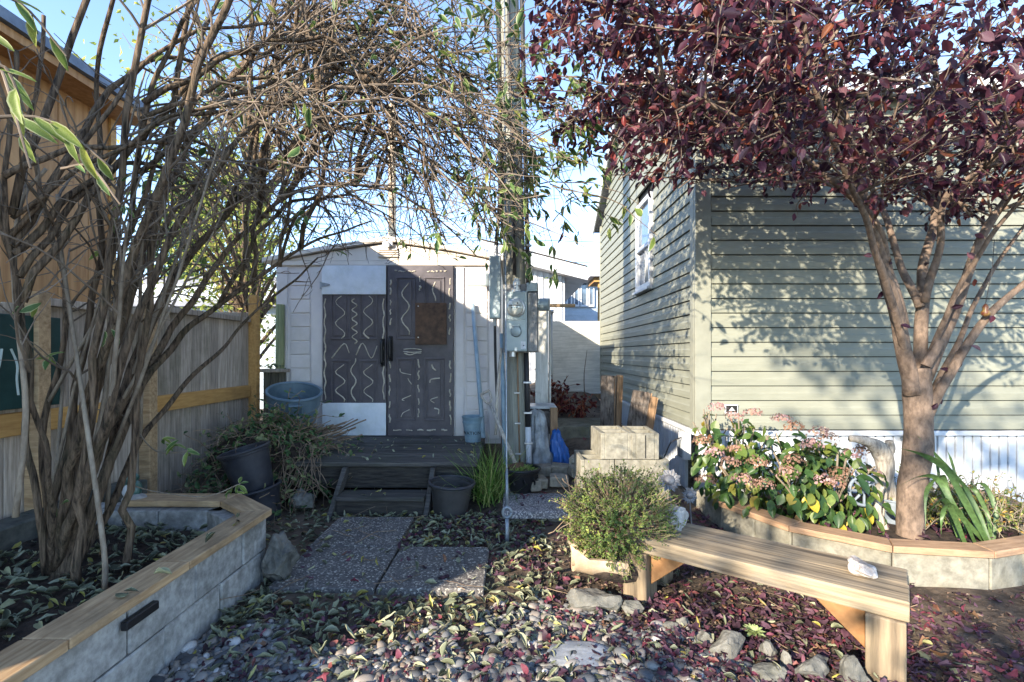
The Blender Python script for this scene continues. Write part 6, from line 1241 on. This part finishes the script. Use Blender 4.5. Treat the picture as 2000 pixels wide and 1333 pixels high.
scatter("fallen_leaf", "pale_leaf_litter", gM, gR, LITTER, lm['fallgreen'], None, True, 290, lambda p, r: leaf_label(p, r, ("brownish curled fallen leaf", "dull green curled fallen leaf", "pale green curled fallen leaf", "yellowish curled fallen leaf")), "leaf", "pale fallen leaves", "scattered pale green curled leaf litter")
# plum leaves
litter(1500, reg(-0.7, 2.3, 1.6, 3.9, lambda x, y: free_of_slabs(x, y) and rng.random() < 0.12 + 0.88 * sm(-0.5, 0.8, x) and not (x > 1.7 and y > 3.3)), 0.050, top, fM, fR); litter(1300, reg(0.6, 2.1, 1.75, 2.75, lambda x, y: rng.random() < 0.9 - 0.6 * sm(1.7, 2.1, x)), 0.046, top, fM, fR); litter(850, reg(-1.35, 0.9, 1.6, 2.7), 0.046, top, fM, fR); litter(420, reg(-1.0, 0.2, 3.0, 4.1, lambda x, y: free_of_slabs(x, y)), 0.050, top, fM, fR); litter(260, reg(1.6, 3.2, 2.85, 4.1, inpl), 0.06, lambda x, y: 0.185, fM, fR); litter(300, reg(0.9, 1.6, 3.0, 4.2), 0.046, top, fM, fR); litter(160, reg(0.2, 1.5, 4.6, 7.5), 0.050, top, fM, fR); litter(220, reg(1.9, 3.4, 1.8, 2.75), 0.046, top, fM, fR)
litter(26, reg(-1.38, -0.2, 2.78, 3.32), 0.05, slabz, fM, fR); litter(22, reg(0.0, 0.5, 3.9, 4.5), 0.05, lambda x, y: 0.108, fM, fR)
scatter("fallen_plum_leaf", "plum_leaf_litter", fM, fR, CRUMPLE, lm['fallplum'], None, True, 290, lambda p, r: leaf_label(p, r, ("blackish purple fallen plum leaf", "dark purple fallen plum leaf", "mauve fallen plum leaf", "crimson fallen plum leaf")), "leaf", "fallen plum leaves", "layer of dark purple fallen plum leaves")
chM, chR = [], []
litter(2600, reg(0.3, 3.2, 1.65, 3.6, lambda x, y: (y < 2.75 or x < 1.5) and x > 0.3 + 0.9 * sm(2.4, 1.7, y)), 0.028, gz, chM, chR, 0.5)
o = joined("bark_mulch", SMALL, chM, chR, leafmat("bark_chip", [(0, (0.04, 0.026, 0.02)), (0.6, (0.13, 0.085, 0.06)), (1, (0.28, 0.20, 0.14))], 0.0, 0.9)); tag(o, "brown bark chips mixed into the soil round the bench", "mulch")
# twigs lying about
tl = MB()
for k in range(150):
    x, y = rng.uniform(-1.4, 1.9), rng.uniform(1.8, 4.1); a = rng.uniform(0, 6.28); p = Vector((x, y, gz(x, y) + (0.045 if not free_of_slabs(x, y) else 0.014))); tl.tube(grow(p, Vector((math.cos(a), math.sin(a), 0.02)), rng.uniform(0.06, 0.3), 5, 0.10), rng.uniform(0.0012, 0.003), 4)
tag(mk("twig_litter", tl, mt['straw']), "thin dry twigs strewn over the soil and gravel", "twigs", kind="stuff")
hl_ = thing("hanging_leaf", "single dark curled leaf hanging on a thread against the sky", "leaf", W(1097, 462, 3.2)); inst("leaf", shared_mesh("hanging_leaf", CURLED[0], 0.1, lm['plum'], True), basis(W(1100, 452, 3.2), Vector((-0.35, 0, -1)), Vector((0.3, -1, 0)), 0.085, 0.6), hl_); mk("thread", MB().tube([W(1100, 452, 3.2), W(1098, 300, 3.2)], 0.0006, 4), mt['shoot'], hl_)
